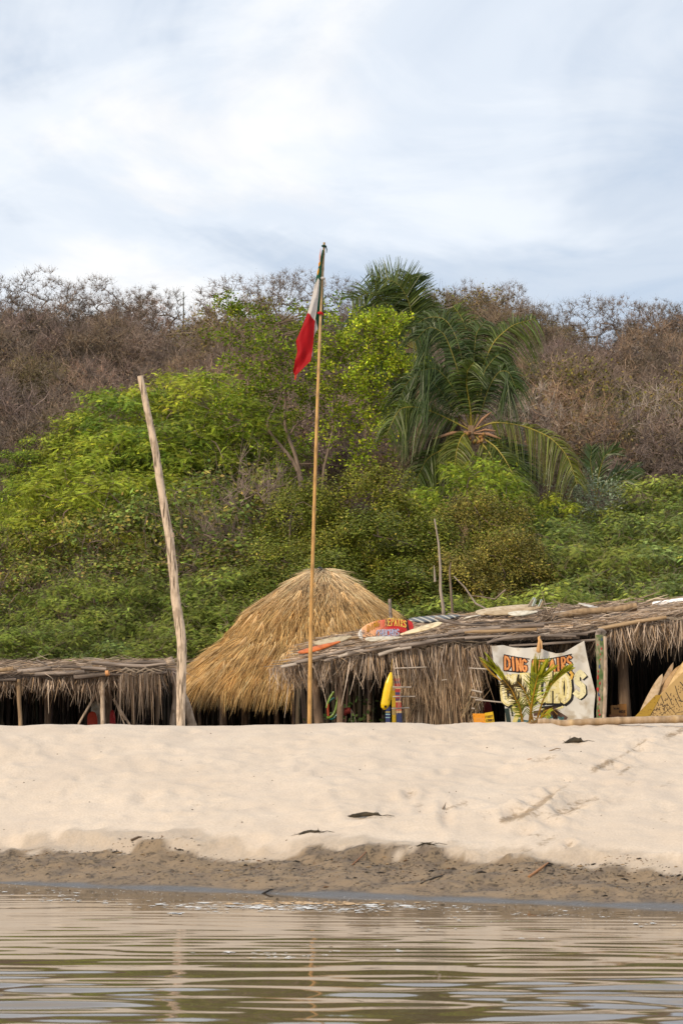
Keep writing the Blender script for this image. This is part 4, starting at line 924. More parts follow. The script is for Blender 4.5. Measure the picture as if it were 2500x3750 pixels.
# ragged eave, hanging strands
q = hut_strands(9000, sl[-1] - .55, sl[-1] + .02, .40, .015, .0); q[1][:, 2] -= .5; b.strands(q[0], q[1], q[2], q[3], .25, q[4] * .9, seg=2)
q = hut_strands(900, .1, sl[-1], .40, .012, .05); b.strands(q[0], q[1] + rng.standard_normal((900, 3)) * .18, q[2], q[3], .1, q[4] * 1.1, seg=2)
tag(b.build('thatch', mt['straw'], hut), kind='stuff')
fans = []
for k in range(5):
    b = MB(); n = 26; a = np.linspace(-.55, .55, n) + rng.normal(0, .03, n); d = np.stack([np.sin(a), np.full(n, .16), -np.cos(a)], 1)
    b.strands(np.zeros((n, 3)) + rng.normal(0, .012, (n, 3)), d, .5 * rng.uniform(.7, 1.1, n) * np.cos(a * .8), .022, .0, STRAW[3] * rng.uniform(.9, 1.2, (n, 1)) * np.array([1.0, .98, .95]), seg=2); fans.append(b.mesh('thatch_frond', mt['straw']))
hl = np.array(hut.location)
for k in range(46):
    s = rnd.uniform(.12, 1) ** .8 * (sl[-1] - .5); t_ = rnd.uniform(math.pi, 2 * math.pi); r = np.interp(s, sl, pr) * float(lumps(t_, s)) + .05; z = np.interp(s, sl, pz)
    o = bpy.data.objects.new('thatch_frond', rnd.choice(fans)); C.objects.link(o); o.parent = hut
    dr = np.interp(s + .05, sl, pr) - np.interp(s - .05, sl, pr); dz = np.interp(s + .05, sl, pz) - np.interp(s - .05, sl, pz); tilt = math.atan2(dr, -dz)
    o.location = Vector((ax_ + r * math.cos(t_), DH + r * math.sin(t_), z + .05)) - Vector(hl)
    o.rotation_mode = 'ZYX'; o.rotation_euler = (-tilt, 0, 0)
    mzr = Vector((0, 0, t_ + math.pi / 2)); o.rotation_mode = 'QUATERNION'
    from mathutils import Quaternion
    o.rotation_quaternion = Quaternion((0, 0, 1), t_ + math.pi / 2) @ Quaternion((1, 0, 0), -tilt) @ Quaternion((0, 0, 1), 0)
    f_ = rnd.uniform(.6, 1.25); o.scale = (f_ * rnd.uniform(.6, 1.1), f_, f_)
b = MB(); capz = az(2104); b.tube([(ax_, DH, capz - .02), (ax_, DH, capz + .03), (ax_, DH, capz + .09), (ax_ + .02, DH, capz + .115), (ax_ + .03, DH, capz + .12)], [.17, .185, .165, .12, .02], 14, 0, (.012, .012, .014), jit=.07); b.build('cap', mt['plain'], hut)
for px, d_, r in [(815, -2.7, .09), (893, -1.6, .08), (700, -1.5, .11), (1010, -2.2, .06), (1075, -2.6, .07), (960, 1.2, .08), (760, 1.8, .08), (1250, 1.5, .08), (1330, -2.0, .08)]:
    b, pp = logmesh([(px - 2, 2480), (px, 2560), (px + 3, 2640)], DH + d_, r / DH * FX, 8, .06, to_ground=True); b.build('post', mt['darkpost'], hut)
b = MB(); n = 420; a = rng.uniform(-.25, math.pi + .25, n); base = np.stack([ax_ + 3.0 * np.cos(a), DH + 2.6 * np.sin(a), np.full(n, .8)], 1)
b.strands(base, np.stack([rng.normal(0, .05, n), rng.normal(0, .05, n), np.ones(n)], 1), rng.uniform(1.0, 1.8, n), .06, 0, tint(n, (.07, .05, .035), .3), seg=2); tag(b.build('brush_wall', mt['straw'], hut), kind='stuff')
# twisted stump at the left of the hut
for pl, r, nm in [([(617, 2408), (630, 2450), (643, 2495)], [17, 16, 14], 0), ([(648, 2488), (680, 2560), (706, 2655)], [10, 12, 15], 1), ([(643, 2490), (640, 2575), (632, 2660)], [10, 9, 11], 2)]:
    b, pp = logmesh(pl, 45.5, r, 9, .10, to_ground=nm > 0)
    if nm == 0: stump = thing('driftwood_stump', 'broad weathered driftwood plank trunk with purple stain beside the leaning post', 'tree stump', (pp[0][0], 45.5, ground(pp[0][0], 45.5)))
    b.build(['plank', 'root', 'root'][nm], mt['woodz'], stump)
b = MB(); p = W(634, 2462, 45.2); b.tube([p + np.array([-.02, 0, -.12]), p + np.array([0, -.035, 0]), p + np.array([.01, 0, .12])], [.01, .05, .01], 7, 0, (.16, .10, .22), jit=.25); b.build('stain_patch', mt['worn'], stump)
# ------------------------------------------------------------------ hanging dry palm fronds for the shelters
GREY = 1.15 * np.array([(.27, .20, .145), (.38, .30, .225), (.19, .145, .11), (.50, .40, .31), (.30, .205, .125)])
tufts = []
for k in range(7):
    b = MB(); n = 34; x = np.linspace(-.30, .30, n) + rng.normal(0, .02, n); lean = rnd.uniform(-.35, .35)
    base = np.stack([x, rng.normal(0, .03, n), -.02 + .10 * np.cos(x * 4) - .1], 1)
    d = np.stack([x * .55 + lean + rng.normal(0, .10, n), rng.normal(-.10, .08, n), -np.ones(n)], 1)
    b.strands(base, d, .52 * rng.uniform(.35, 1.15, n) ** 1.2, .023 * rng.uniform(.7, 1.3, n), .05, GREY[rng.choice(5, n)] * rng.uniform(.7, 1.35, (n, 1)), curl=.14, seg=3)
    b.tube([(-.38, 0, -.03), (0, .0, .02), (.38, 0, -.02)], [.008, .013, .010], 5, 0, (.30, .24, .18)); tufts.append(b.mesh('dry_frond', mt['straw']))
def fringe(parent, edge, D0, n, s0, s1, dz=0.0, depth=.25):
    el = np.array([W(p[0], p[1], D0 if len(p) < 3 else p[2]) for p in edge]); ll = np.concatenate([[0], np.cumsum(np.linalg.norm(np.diff(el, axis=0), axis=1))])
    pl_ = np.array(parent.location)
    for k in range(n):
        t = (k + rnd.random()) / n * ll[-1]; p = np.array([np.interp(t, ll, el[:, j]) for j in range(3)])
        o = bpy.data.objects.new('dry_frond', rnd.choice(tufts)); C.objects.link(o); o.parent = parent
        o.location = Vector(p + np.array([0, rnd.uniform(0, depth), dz + rnd.uniform(-.05, .04)]) - pl_)
        f = rnd.uniform(s0, s1); o.scale = (rnd.choice([-1, 1]) * rnd.uniform(.7, 1.1), 1, f); o.rotation_euler = (rnd.gauss(0, .12), rnd.gauss(0, .13), rnd.gauss(0, .35))
def litter_strands(b, quad, n, ln, pal=GREY, lift=.02, wd=.02):
    """dry fronds lying on a sloped roof: quad = front-left, front-right, back-right, back-left"""
    q = np.asarray(quad); u = rng.random(n); w = rng.random(n) ** 1.25
    p = (q[0] * (1 - u)[:, None] + q[1] * u[:, None]) * (1 - w)[:, None] + (q[3] * (1 - u)[:, None] + q[2] * u[:, None]) * w[:, None]
    p[:, 2] += rng.uniform(-.02, .07, n) + lift
    dirx = q[1] - q[0]; dirx = dirx / np.linalg.norm(dirx); diry = q[3] - q[0]; diry = diry / np.linalg.norm(diry)
    a = rng.choice([0, math.pi], n) + rng.normal(0, .38, n)
    d = np.cos(a)[:, None] * dirx + np.sin(a)[:, None] * diry + np.stack([np.zeros(n), np.zeros(n), rng.normal(.02, .10, n)], 1)
    b.strands(p, d, ln * rng.uniform(.4, 1.3, n), wd * rng.uniform(.6, 1.3, n), .08, pal[rng.choice(len(pal), n)] * rng.uniform(.6, 1.15, (n, 1)), curl=.12, seg=3)
def pole_on(parent, pl, D, r, mat, name='roof_pole', jit=.03, n=8):
    pl = [(x + rnd.gauss(0, 1), y + rnd.gauss(0, 1.5)) for x, y in pl]; rr_ = [r * .82 * rnd.uniform(.8, 1.1) for _ in pl]
    b, pp = logmesh(pl, D, rr_, n, jit * 1.6, sub=3); return b.build(name, mt[mat], parent)
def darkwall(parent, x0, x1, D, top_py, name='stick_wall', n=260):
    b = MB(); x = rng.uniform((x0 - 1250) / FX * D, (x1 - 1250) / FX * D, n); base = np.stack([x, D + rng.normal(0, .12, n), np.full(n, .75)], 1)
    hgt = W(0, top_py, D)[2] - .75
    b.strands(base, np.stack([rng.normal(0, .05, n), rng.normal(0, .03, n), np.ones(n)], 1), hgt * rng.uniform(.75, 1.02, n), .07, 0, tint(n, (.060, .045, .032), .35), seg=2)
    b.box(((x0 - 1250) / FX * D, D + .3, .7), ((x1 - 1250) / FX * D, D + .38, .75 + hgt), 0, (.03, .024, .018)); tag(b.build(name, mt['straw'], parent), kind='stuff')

# ------------------------------------------------------------------ left shelter
z3 = lambda a, c_: (.51 * a, 2350 + .51 * c_)
DL = 44.0
sh = thing('palm_shelter', 'low open shelter roofed with grey dry palm fronds at the left', 'shelter', (W(300, 2640, 46)[0], 46.0, ground(-5, 46)))
def roof_slab(parent, fl, fr, D1, bl, br, D2, th, nstr, ln, name='roof', pal=GREY):
    q = [W(*fl, D1), W(*fr, D1), W(*br, D2), W(*bl, D2)]
    b = MB(); nx, ny = 40, 8; v = []
    for lay in (0, 1):
        for j in range(ny + 1):
            for i in range(nx + 1):
                u, w = i / nx, j / ny; p = (q[0] * (1 - u) + q[1] * u) * (1 - w) + (q[3] * (1 - u) + q[2] * u) * w
                v.append(p + np.array([0, 0, (.035 * rnd.gauss(0, 1) if lay == 0 else -th)]))
    f = []; m_ = (nx + 1) * (ny + 1)
    for j in range(ny):
        for i in range(nx):
            a = j * (nx + 1) + i; f.append([a, a + 1, a + nx + 2, a + nx + 1]); f.append([m_ + a, m_ + a + nx + 1, m_ + a + nx + 2, m_ + a + 1])
    for i in range(nx): f.append([i, m_ + i, m_ + i + 1, i + 1]); a = ny * (nx + 1) + i; f.append([a, a + 1, m_ + a + 1, m_ + a])
    for j in range(ny): a = j * (nx + 1); f.append([a, a + nx + 1, m_ + a + nx + 1, m_ + a]); a += nx; f.append([a, m_ + a, m_ + a + nx + 1, a + nx + 1])
    b.add(v, f, 0, (1, 1, 1)); b.build(name, mt['debris'], parent)
    b = MB(); litter_strands(b, q, nstr, ln, pal)
    q2 = [q[0] + np.array([0, -.18, .03]), q[1] + np.array([0, -.18, .03]), q[1] + np.array([0, .3, .12]), q[0] + np.array([0, .3, .12])]; litter_strands(b, q2, nstr // 5, ln * .8, pal, .0, .016); tag(b.build('roof_litter', mt['straw'], parent), kind='stuff')
roof_slab(sh, (-260, 2478), (625, 2455), DL, (-260, 2432), (600, 2425), 49.5, .10, 2600, .55)
for pl, r, m_, nm in [([(-20, 205), (100, 192)], 15, 'tanpost', 0), ([(-300, 215), (-10, 215)], 12, 'greypole', 0), ([(130, 222), (250, 205), (370, 188)], 13, 'greypole', 0), ([(250, 240), (430, 225), (610, 218)], 13, 'greypole', 0), ([(585, 188), (680, 198), (765, 200)], 13, 'greypole', 0), ([(660, 150), (850, 162), (1040, 172), (1195, 158)], 10, 'greypole', 0), ([(530, 252), (660, 246), (770, 230)], 13, 'darklog', 0),
        ([(260, 132), (340, 172)], 6, 'greypole', 0), ([(370, 185), (520, 180), (600, 185)], 8, 'darklog', 0), ([(880, 165), (1020, 150), (1190, 148)], 8, 'darklog', 0), ([(-20, 275), (120, 268)], 9, 'darklog', 0), ([(770, 232), (1000, 236), (1200, 215)], 9, 'darklog', 0)]:
    pole_on(sh, [z3(*p) for p in pl], DL - .12 - .03 * r / 10, r * .85, m_, 'beam', .07)
bk = MB(); p = W(*z3(762, 228), DL - .35); bk.tube([p, p + np.array([.06, -.01, .01])], [.062, .055], 9, 0, (.62, .30, .12)); bk.build('cut_end', mt['plain'], sh)
for pl, r, m_ in [([(140, 270), (138, 400), (152, 610)], 8, 'tanpost'), ([(735, 225), (738, 400), (742, 610)], [11, 9, 9.5], 'woodz')]:
    b, pp = logmesh([z3(*p) for p in pl], DL, np.asarray(r) * 1.0, 9, .05, to_ground=True); b.build('post', mt[m_], sh)
b, pp = logmesh([z3(735, 250), z3(705, 235)], DL - .05, [9, 5], 7, .05); b.build('fork', mt['woodz'], sh)
for pl, r in [([(340, 300), (345, 450), (345, 620)], 12), ([(775, 300), (782, 450), (786, 620)], 12), ([(1130, 320), (1130, 600)], 7), ([(960, 320), (965, 600)], 6)]:
    b, pp = logmesh([z3(*p) for p in pl], 46.5 if r > 10 else 48, r, 9, .06, to_ground=True); b.build('post', mt['darkpost'], sh)
for pl in [[(690, 375), (565, 595)], [(822, 420), (935, 600)], [(828, 430), (898, 600)], [(815, 410), (905, 560)]]:
    b, pp = logmesh([z3(*p) for p in pl], DL + .5, 5 if pl[1][0] != 898 else 3, 6, .04, to_ground=False); b.build('prop_stick', mt['woodz'], sh)
fringe(sh, [z3(-200, 235), z3(130, 250), z3(600, 245)], DL - .05, 19, .35, .8)
fringe(sh, [z3(600, 240), z3(900, 200), z3(1170, 195)], DL - .05, 15, .5, 1.0)
fringe(sh, [z3(-200, 260), z3(1170, 235)], DL + .8, 20, .5, .95)
for a, w in [(905, 1.9), (1045, 1.85), (960, 1.2), (1100, 1.3)]:
    p = W(*z3(a, 205), DL - .2); o = bpy.data.objects.new('dry_frond', tufts[3]); C.objects.link(o); o.parent = sh; o.location = Vector(p) - sh.location; o.scale = (.5, 1, w * 1.05)
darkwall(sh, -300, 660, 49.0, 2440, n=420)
b = MB(); n = 260; base = np.stack([rng.uniform(-9, -3.4, n), 47.8 + rng.normal(0, .3, n), np.full(n, .85)], 1); b.strands(base, rand_dirs(n, 1.2), rng.uniform(.4, 1.1, n), .02, .1, tint(n, (.06, .045, .035), .3), curl=.3); tag(b.build('brush_pile', mt['straw'], sh), kind='stuff')

# ------------------------------------------------------------------ surfboards
def board_mesh(mb, nose, tail, nrm, width, thick, colf, nl=28, nc=12, nosep=.62, tailw=.45, rocker=.03):
    nose, tail, nrm = map(lambda a: np.asarray(a, float), (nose, tail, nrm)); ax = tail - nose; Ln = np.linalg.norm(ax); ax /= Ln
    nrm = nrm - ax * np.dot(nrm, ax); nrm /= np.linalg.norm(nrm); sd_ = np.cross(nrm, ax); v = []; c = []
    for i in range(nl + 1):
        t = i / nl; w = math.sin(math.pi * min(1, t) ** nosep) ** .62 if t < 1 else 0
        w = max(w * (1 if t < .62 else 1), tailw * (1 - ((t - .6) / .4) ** 6 * .55) if t > .6 else 0, .03); 
        if t > .985: w *= .75
        th = thick * (.35 + .65 * math.sin(math.pi * min(max(t, .04), .97)))
        for k in range(nc):
            a = 2 * math.pi * k / nc; ca, sa = math.cos(a), math.sin(a)
            x = abs(ca) ** .8 * math.copysign(1, ca) * w * width / 2; y = abs(sa) ** .55 * math.copysign(1, sa) * th / 2
            v.append(nose + ax * Ln * t + sd_ * x + nrm * (y + rocker * Ln * (1 - t) ** 3)); c.append(colf(t, x / width, y))
    f = [[i * nc + k, i * nc + (k + 1) % nc, (i + 1) * nc + (k + 1) % nc, (i + 1) * nc + k] for i in range(nl) for k in range(nc)]
    mb.add(v, f, 0, np.array(c), True)
    for i0 in (0, nl * nc):
        vv = np.array(v[i0:i0 + nc]); mb.add(np.concatenate([vv, [vv.mean(0)]]), [[k, (k + 1) % nc, nc] for k in range(nc)], 0, c[i0])
def surfboard(label, nose, tail, nrm, width, col, thick=.055, fins=0, mat='oldboard', group=None, stripe=None, **kw):
    b = MB(); cf = (lambda t, x, y: col) if stripe is None else stripe
    o = thing('surfboard', label, 'surfboard', np.asarray(tail, float), group); board_mesh(b, nose, tail, nrm, width, thick, cf, **kw); b.build('deck', mt[mat], o)
    nose, tail, nrm = np.asarray(nose, float), np.asarray(tail, float), np.asarray(nrm, float); ax = (tail - nose) / np.linalg.norm(tail - nose); sd_ = np.cross(nrm, ax)
    for k in range(fins):
        p = tail - ax * (.16 + .08 * (k > 0)) + sd_ * (0 if k == 0 else .1 * (-1) ** k) + nrm * .02
        f = MB(); pts_ = [p, p + ax * .11, p + ax * .15 + nrm * .13, p + ax * .10 + nrm * .15]; th = sd_ / np.linalg.norm(sd_) * .014
        f.hexa([q - th / 2 for q in pts_], th, 0, col if k % 2 else (.55, .62, .55)); f.build('fin', mt['glossypaint'], o)
    return o
for nose, tail, w, col, lab in [((338, 2606), (342, 2700), .22, (.45, .05, .02), 'red orange surfboard standing in the dark under the left shelter'), ((352, 2570), (362, 2700), .24, (.42, .40, .34), 'grey pointed surfboard beside the red one under the left shelter'), ((412, 2600), (416, 2700), .12, (.40, .03, .03), 'dark red surfboard right of the thick post in the left shelter')]:
    D = 45.5 if col[1] < .2 else 45.8; n_ = W(*nose, D); t_ = W(*tail, D - .2); t_[2] = .88
    surfboard(lab, n_, t_, (0, -1, .2), w, col, group=None)

# ------------------------------------------------------------------ surf repair shack
DS, DB = 42.0, 46.6
shk = thing('surf_shack', 'long open shack with palm frond roof and poles at the right', 'shack', (W(1800, 2640, 44)[0], 44.0, ground(3, 44)))
roof_slab(shk, (1090, 2432), (1600, 2342), DS + .1, (1150, 2352), (1640, 2262), DB, .09, 1600, .5, pal=GREY * 1.3)
roof_slab(shk, (1600, 2336), (2120, 2322), DS + .1, (1620, 2262), (2150, 2222), DB, .09, 1700, .5, pal=GREY * 1.3)
roof_slab(shk, (2080, 2312), (2760, 2215), DS + .1, (2120, 2222), (2760, 2180), DB, .09, 1700, .5, pal=GREY * 1.3)
poles = [([(1028, 2441), (1088, 2430)], 8, 'palepole'), ([(1085, 2428), (1140, 2415), (1195, 2402)], 9, 'greypole'), ([(1188, 2421), (1235, 2408), (1290, 2396)], 7, 'greypole'), ([(1238, 2406), (1285, 2390), (1332, 2383)], 8, 'palepole'), ([(1272, 2393), (1380, 2376), (1480, 2360)], 7, 'greypole'), ([(1385, 2398), (1440, 2380), (1505, 2368)], 9, 'palepole'), ([(1463, 2366), (1530, 2356), (1600, 2346)], 9, 'greypole'),
    ([(1500, 2368), (1620, 2350), (1700, 2336)], 5, 'greypole'), ([(1565, 2338), (1660, 2322), (1755, 2300)], 7, 'greypole'), ([(1640, 2318), (1730, 2308), (1830, 2298)], 10, 'greypole'), ([(1700, 2314), (1830, 2310), (1965, 2306)], 9, 'tanpole'), ([(1560, 2345), (1760, 2330), (1900, 2326)], 5, 'greypole'), ([(1700, 2338), (1850, 2328), (2108, 2330)], 6, 'greypole'), ([(1782, 2352), (1840, 2336), (1990, 2326)], 7, 'greypole'), ([(1820, 2348), (1900, 2338), (2010, 2322)], 5, 'palepole'),
    ([(1832, 2320), (1870, 2303), (1910, 2290), (1990, 2288)], 12, 'darklog'), ([(1990, 2332), (2080, 2320), (2150, 2322)], 7, 'darklog'), ([(2190, 2302), (2310, 2280), (2440, 2258)], 9, 'tanpole'), ([(1605, 2272), (1700, 2286), (1780, 2290)], 5, 'darklog'), ([(1200, 2395), (1320, 2372), (1440, 2352)], 5, 'greypole'), ([(1320, 2368), (1420, 2356), (1560, 2332)], 5, 'darklog'), ([(1530, 2335), (1600, 2326), (1690, 2316)], 5, 'greypole'), ([(2110, 2326), (2200, 2306)], 6, 'greypole')]
for k, (pl, r, m_) in enumerate(poles): pole_on(shk, pl, DS - .10 - .012 * (k % 7), r, m_)
back = [([(1145, 2352), (1300, 2336), (1475, 2318)], 7, 'tanpole', 44.2), ([(1590, 2262), (1650, 2274), (1710, 2288)], 7, 'greypole', 44.5), ([(1615, 2254), (1680, 2266), (1745, 2280)], 7, 'greypole', 45), ([(1640, 2250), (1720, 2262)], 5, 'greypole', 45.3), ([(2030, 2258), (2130, 2240), (2250, 2232), (2330, 2218)], 17, 'tanpost', 44.0), ([(2170, 2266), (2260, 2258), (2345, 2252)], 14, 'darklog', 43.4), ([(1855, 2228), (1930, 2236)], 9, 'greypole', 46), ([(1940, 2222), (2020, 2206)], 3, 'greypole', 46.3),
    ([(1700, 2290), (1850, 2272), (1990, 2278)], 4, 'darklog', 43.2), ([(1760, 2300), (1900, 2290), (2050, 2276)], 5, 'darklog', 42.8), ([(2330, 2236), (2420, 2224), (2520, 2218)], 6, 'darklog', 44.5), ([(2380, 2250), (2450, 2240), (2540, 2236)], 5, 'greypole', 43.6), ([(1750, 2262), (1800, 2248), (1830, 2240)], 3, 'greypole', 45), ([(1990, 2250), (2060, 2240), (2110, 2246)], 5, 'palepole', 44.6), ([(1480, 2330), (1560, 2318), (1640, 2300)], 4, 'darklog', 43.3), ([(2020, 2300), (2120, 2285), (2210, 2280)], 4, 'darklog', 42.7)]
for pl, r, m_, D in back: pole_on(shk, pl, D, r, m_, 'roof_log' if r > 11 else 'roof_pole', .05)
# bunched dead frond on the roof and the slack fringe
for cx, cy, D in [(2000, 2252, 43.6), (1360, 2346, 43.2), (2020, 2268, 43.2)]:
    b = MB(); n = 130; a = rng.uniform(0, 2 * math.pi, n); b.strands(np.tile(W(cx, cy, D), (n, 1)) + rng.normal(0, .05, (n, 3)), np.stack([np.cos(a), rng.normal(-.3, .3, n), .45 * np.sin(a) + .1], 1), rng.uniform(.15, .5, n), .016, .4, GREY[rng.choice(5, n)] * .8, curl=.3); b.build('frond_bunch', mt['straw'], shk)
fringe(shk, [(1040, 2436), (1200, 2408), (1480, 2368)], DS, 32, .5, 1.1)
fringe(shk, [(1060, 2440), (1480, 2375)], DS + .9, 16, .5, .95)
fringe(shk, [(1480, 2368), (1780, 2346)], DS, 24, .8, 1.5)
fringe(shk, [(2030, 2345), (2190, 2345)], DS + .9, 9, .6, .9)
fringe(shk, [(2225, 2296), (2440, 2262), (2720, 2240)], DS - .05, 36, .7, 1.15)
fringe(shk, [(2225, 2310), (2720, 2255)], DS + .7, 18, .7, 1.2)
fringe(shk, [(1750, 2352), (1850, 2350)], DS + .3, 6, .8, 1.2)
# grass wall panel, long dry stems bound upright
b = MB(); n = 1500; x = rng.uniform(1480, 1745, n); fl = (x - 1612) / 140
base = np.array([W(a + f * 26, 2668, 42.3) for a, f in zip(x, fl)]); base[:, 1] += rng.normal(0, .06, n); top = np.array([W(a - f * 12, 2392, 42.3) for a, f in zip(x, fl)])
d = top - base + np.stack([rng.normal(0, .10, n), rng.normal(0, .03, n), np.zeros(n)], 1)
b.strands(base, d, np.linalg.norm(d, axis=1) * rng.uniform(.45, 1.0, n), .020, 0, np.array([(.46, .325, .20), (.36, .245, .15), (.56, .42, .275), (.27, .185, .12)])[rng.choice(4, n)] * rng.uniform(.8, 1.15, (n, 1)), curl=.035, seg=3)
q = 700; x = rng.uniform(1470, 1760, q); base = np.array([W(a, 2392 + rnd.uniform(-10, 60), 42.15) for a in x]); b.strands(base, np.stack([rng.normal(0, .12, q), rng.normal(-.05, .03, q), -np.ones(q)], 1), rng.uniform(.4, 1.0, q), .020, .0, np.array([(.46, .325, .20), (.35, .24, .15), (.54, .40, .26)])[rng.choice(3, q)] * rng.uniform(.8, 1.15, (q, 1)), curl=.06, seg=3)
q = 60; base = np.array([W(1475 + rnd.uniform(-6, 20), 2655, 42.2) for a in range(q)]); b.strands(base, np.stack([rng.normal(.30, .18, q), rng.normal(-.05, .03, q), np.ones(q)], 1), rng.uniform(.4, 1.0, q), .022, 0, tint(q, (.40, .29, .18), .15), seg=3)
q = 50; base = np.array([W(1690 + rnd.uniform(-10, 50), 2640 - rnd.uniform(0, 90), 42.1) for a in range(q)]); b.strands(base, np.stack([rng.normal(.45, .3, q), rng.normal(-.05, .03, q), np.ones(q)], 1), rng.uniform(.3, .7, q), .02, 0, tint(q, (.42, .30, .18), .15), seg=3)
tag(b.build('grass_wall', mt['straw'], shk), kind='stuff')
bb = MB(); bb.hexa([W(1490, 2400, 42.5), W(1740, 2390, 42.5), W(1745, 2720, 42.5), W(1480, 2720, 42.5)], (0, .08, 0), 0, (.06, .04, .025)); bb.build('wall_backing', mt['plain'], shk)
for pl, r in [([(1447, 2446), (1560, 2444)], 3.6), ([(1432, 2518), (1505, 2515)], 3.8), ([(1437, 2552), (1520, 2551)], 3.6), ([(1434, 2595), (1500, 2592)], 3.4), ([(1718, 2446), (1785, 2452)], 3.2), ([(1616, 2492), (1636, 2490)], 2), ([(1725, 2528), (1764, 2534)], 5), ([(1720, 2553), (1765, 2559)], 3), ([(1737, 2561), (1888, 2576)], 4), ([(1725, 2592), (1737, 2594)], 4)]:
    pole_on(shk, pl, 41.85, r, 'palepole', 'slat', .03, 7)
# posts of the shack
for pl, r, D, m_ in [([(1152, 2470), (1160, 2560), (1170, 2660)], [10, 14, 20], 43.0, 'darkpost'), ([(1248, 2480), (1247, 2560), (1244, 2660)], [11, 13, 13], 42.6, 'darkpost'), ([(1492, 2400), (1490, 2520), (1488, 2660)], [17, 17, 18], 42.4, 'tanpost'), ([(2276, 2340), (2280, 2480), (2292, 2660)], [19, 20, 22], 43.4, 'darkpost'), ([(1752, 2380), (1748, 2660)], [14, 14], 43.6, 'darkpost'), ([(2520, 2330), (2524, 2660)], [16, 16], 43.4, 'darkpost'), ([(1355, 2460), (1352, 2660)], [9, 9], 46, 'darkpost'), ([(2120, 2360), (2120, 2660)], [11, 11], 46, 'darkpost')]:
    b, pp = logmesh(pl, D, r, 10, .06, to_ground=True); b.build('post', mt[m_], shk)
b, pp = logmesh([(1742, 2600), (1738, 2660)], 41.95, 5, 8, .05, to_ground=True); b.build('post', mt['tanpost'], shk)
b, pp = logmesh([(1862, 2365), (2000, 2358), (2222, 2340)], 41.95, 5, 8, .04); b.build('banner_rod', mt['greypole'], shk)
# painted post: green face with red dabs, bare grey wood on its right
b, pp = logmesh([(2196, 2325), (2200, 2450), (2200, 2560), (2196, 2660)], 41.6, [19, 17, 16, 15.5], 16, .03, to_ground=True, sub=8)
pst = b.build('painted_post', M('painted_bark', (.10, .145, .05), (.27, .23, .16), 12, (1, 1, .4), bump=.6, lo=.42, hi=.55, c3=(.05, .10, .035), s3=7), shk)
b = MB()
for k in range(16):
    z_ = 2340 + k * 20 + rnd.uniform(-5, 5); a = rnd.uniform(-.9, .25); cx, D = 2199, 41.6; r = 17.4 / FX * D
    p = W(cx, z_, D) + np.array([math.sin(a) * r, -math.cos(a) * r, 0]); s = rnd.uniform(.010, .024); col = (.42, .025, .03) if k % 5 else (.04, .06, .18); nn_ = 8; an = np.arange(nn_) * 2 * math.pi / nn_
    ring = np.stack([np.cos(an) * s * math.cos(a), np.cos(an) * s * math.sin(a), np.sin(an) * s * rnd.uniform(1, 2.4)], 1) * (1 + .25 * rng.standard_normal((nn_, 1)))
    o_ = np.array([math.sin(a), -math.cos(a), 0]) * .006; b.add(np.concatenate([p + ring + o_, [p + o_ * 1.8]]), [[j, (j + 1) % nn_, nn_] for j in range(nn_)], 0, col)
b.build('paint_dabs', mt['plain'], pst)
g_ = MB(); pg = smooth_px([(2212, 2330), (2214, 2450), (2213, 2560), (2208, 2650)], 41.55, 6); g_.tube(pg, np.full(len(pg), .045), 8, jit=.06); g_.build('bare_side', mt['woodz'], shk)
b, pp = logmesh([(2185, 2330), (2196, 2310), (2215, 2322)], 41.7, [9, 15, 8], 9, .1); b.build('post_head', mt['greypole'], shk)
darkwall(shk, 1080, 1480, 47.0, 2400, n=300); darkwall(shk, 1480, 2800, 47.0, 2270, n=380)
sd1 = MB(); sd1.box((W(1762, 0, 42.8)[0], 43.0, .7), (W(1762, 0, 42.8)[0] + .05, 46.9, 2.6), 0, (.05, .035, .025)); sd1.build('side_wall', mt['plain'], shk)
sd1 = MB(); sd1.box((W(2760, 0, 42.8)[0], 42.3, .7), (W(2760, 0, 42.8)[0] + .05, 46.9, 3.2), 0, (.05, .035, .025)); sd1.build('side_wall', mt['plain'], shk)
b = MB(); n = 160; base = np.stack([W(1310, 0, 46)[0] + rng.normal(0, .45, n), 46.2 + rng.normal(0, .2, n), np.full(n, .9) + rng.uniform(0, .9, n)], 1)
leaf_quads(b, base, rand_dirs(n), rand_dirs(n), .12, .07, tint(n, (.05, .09, .025), .25)); tag(b.build('creeper', mt['leaf'], shk), kind='stuff')
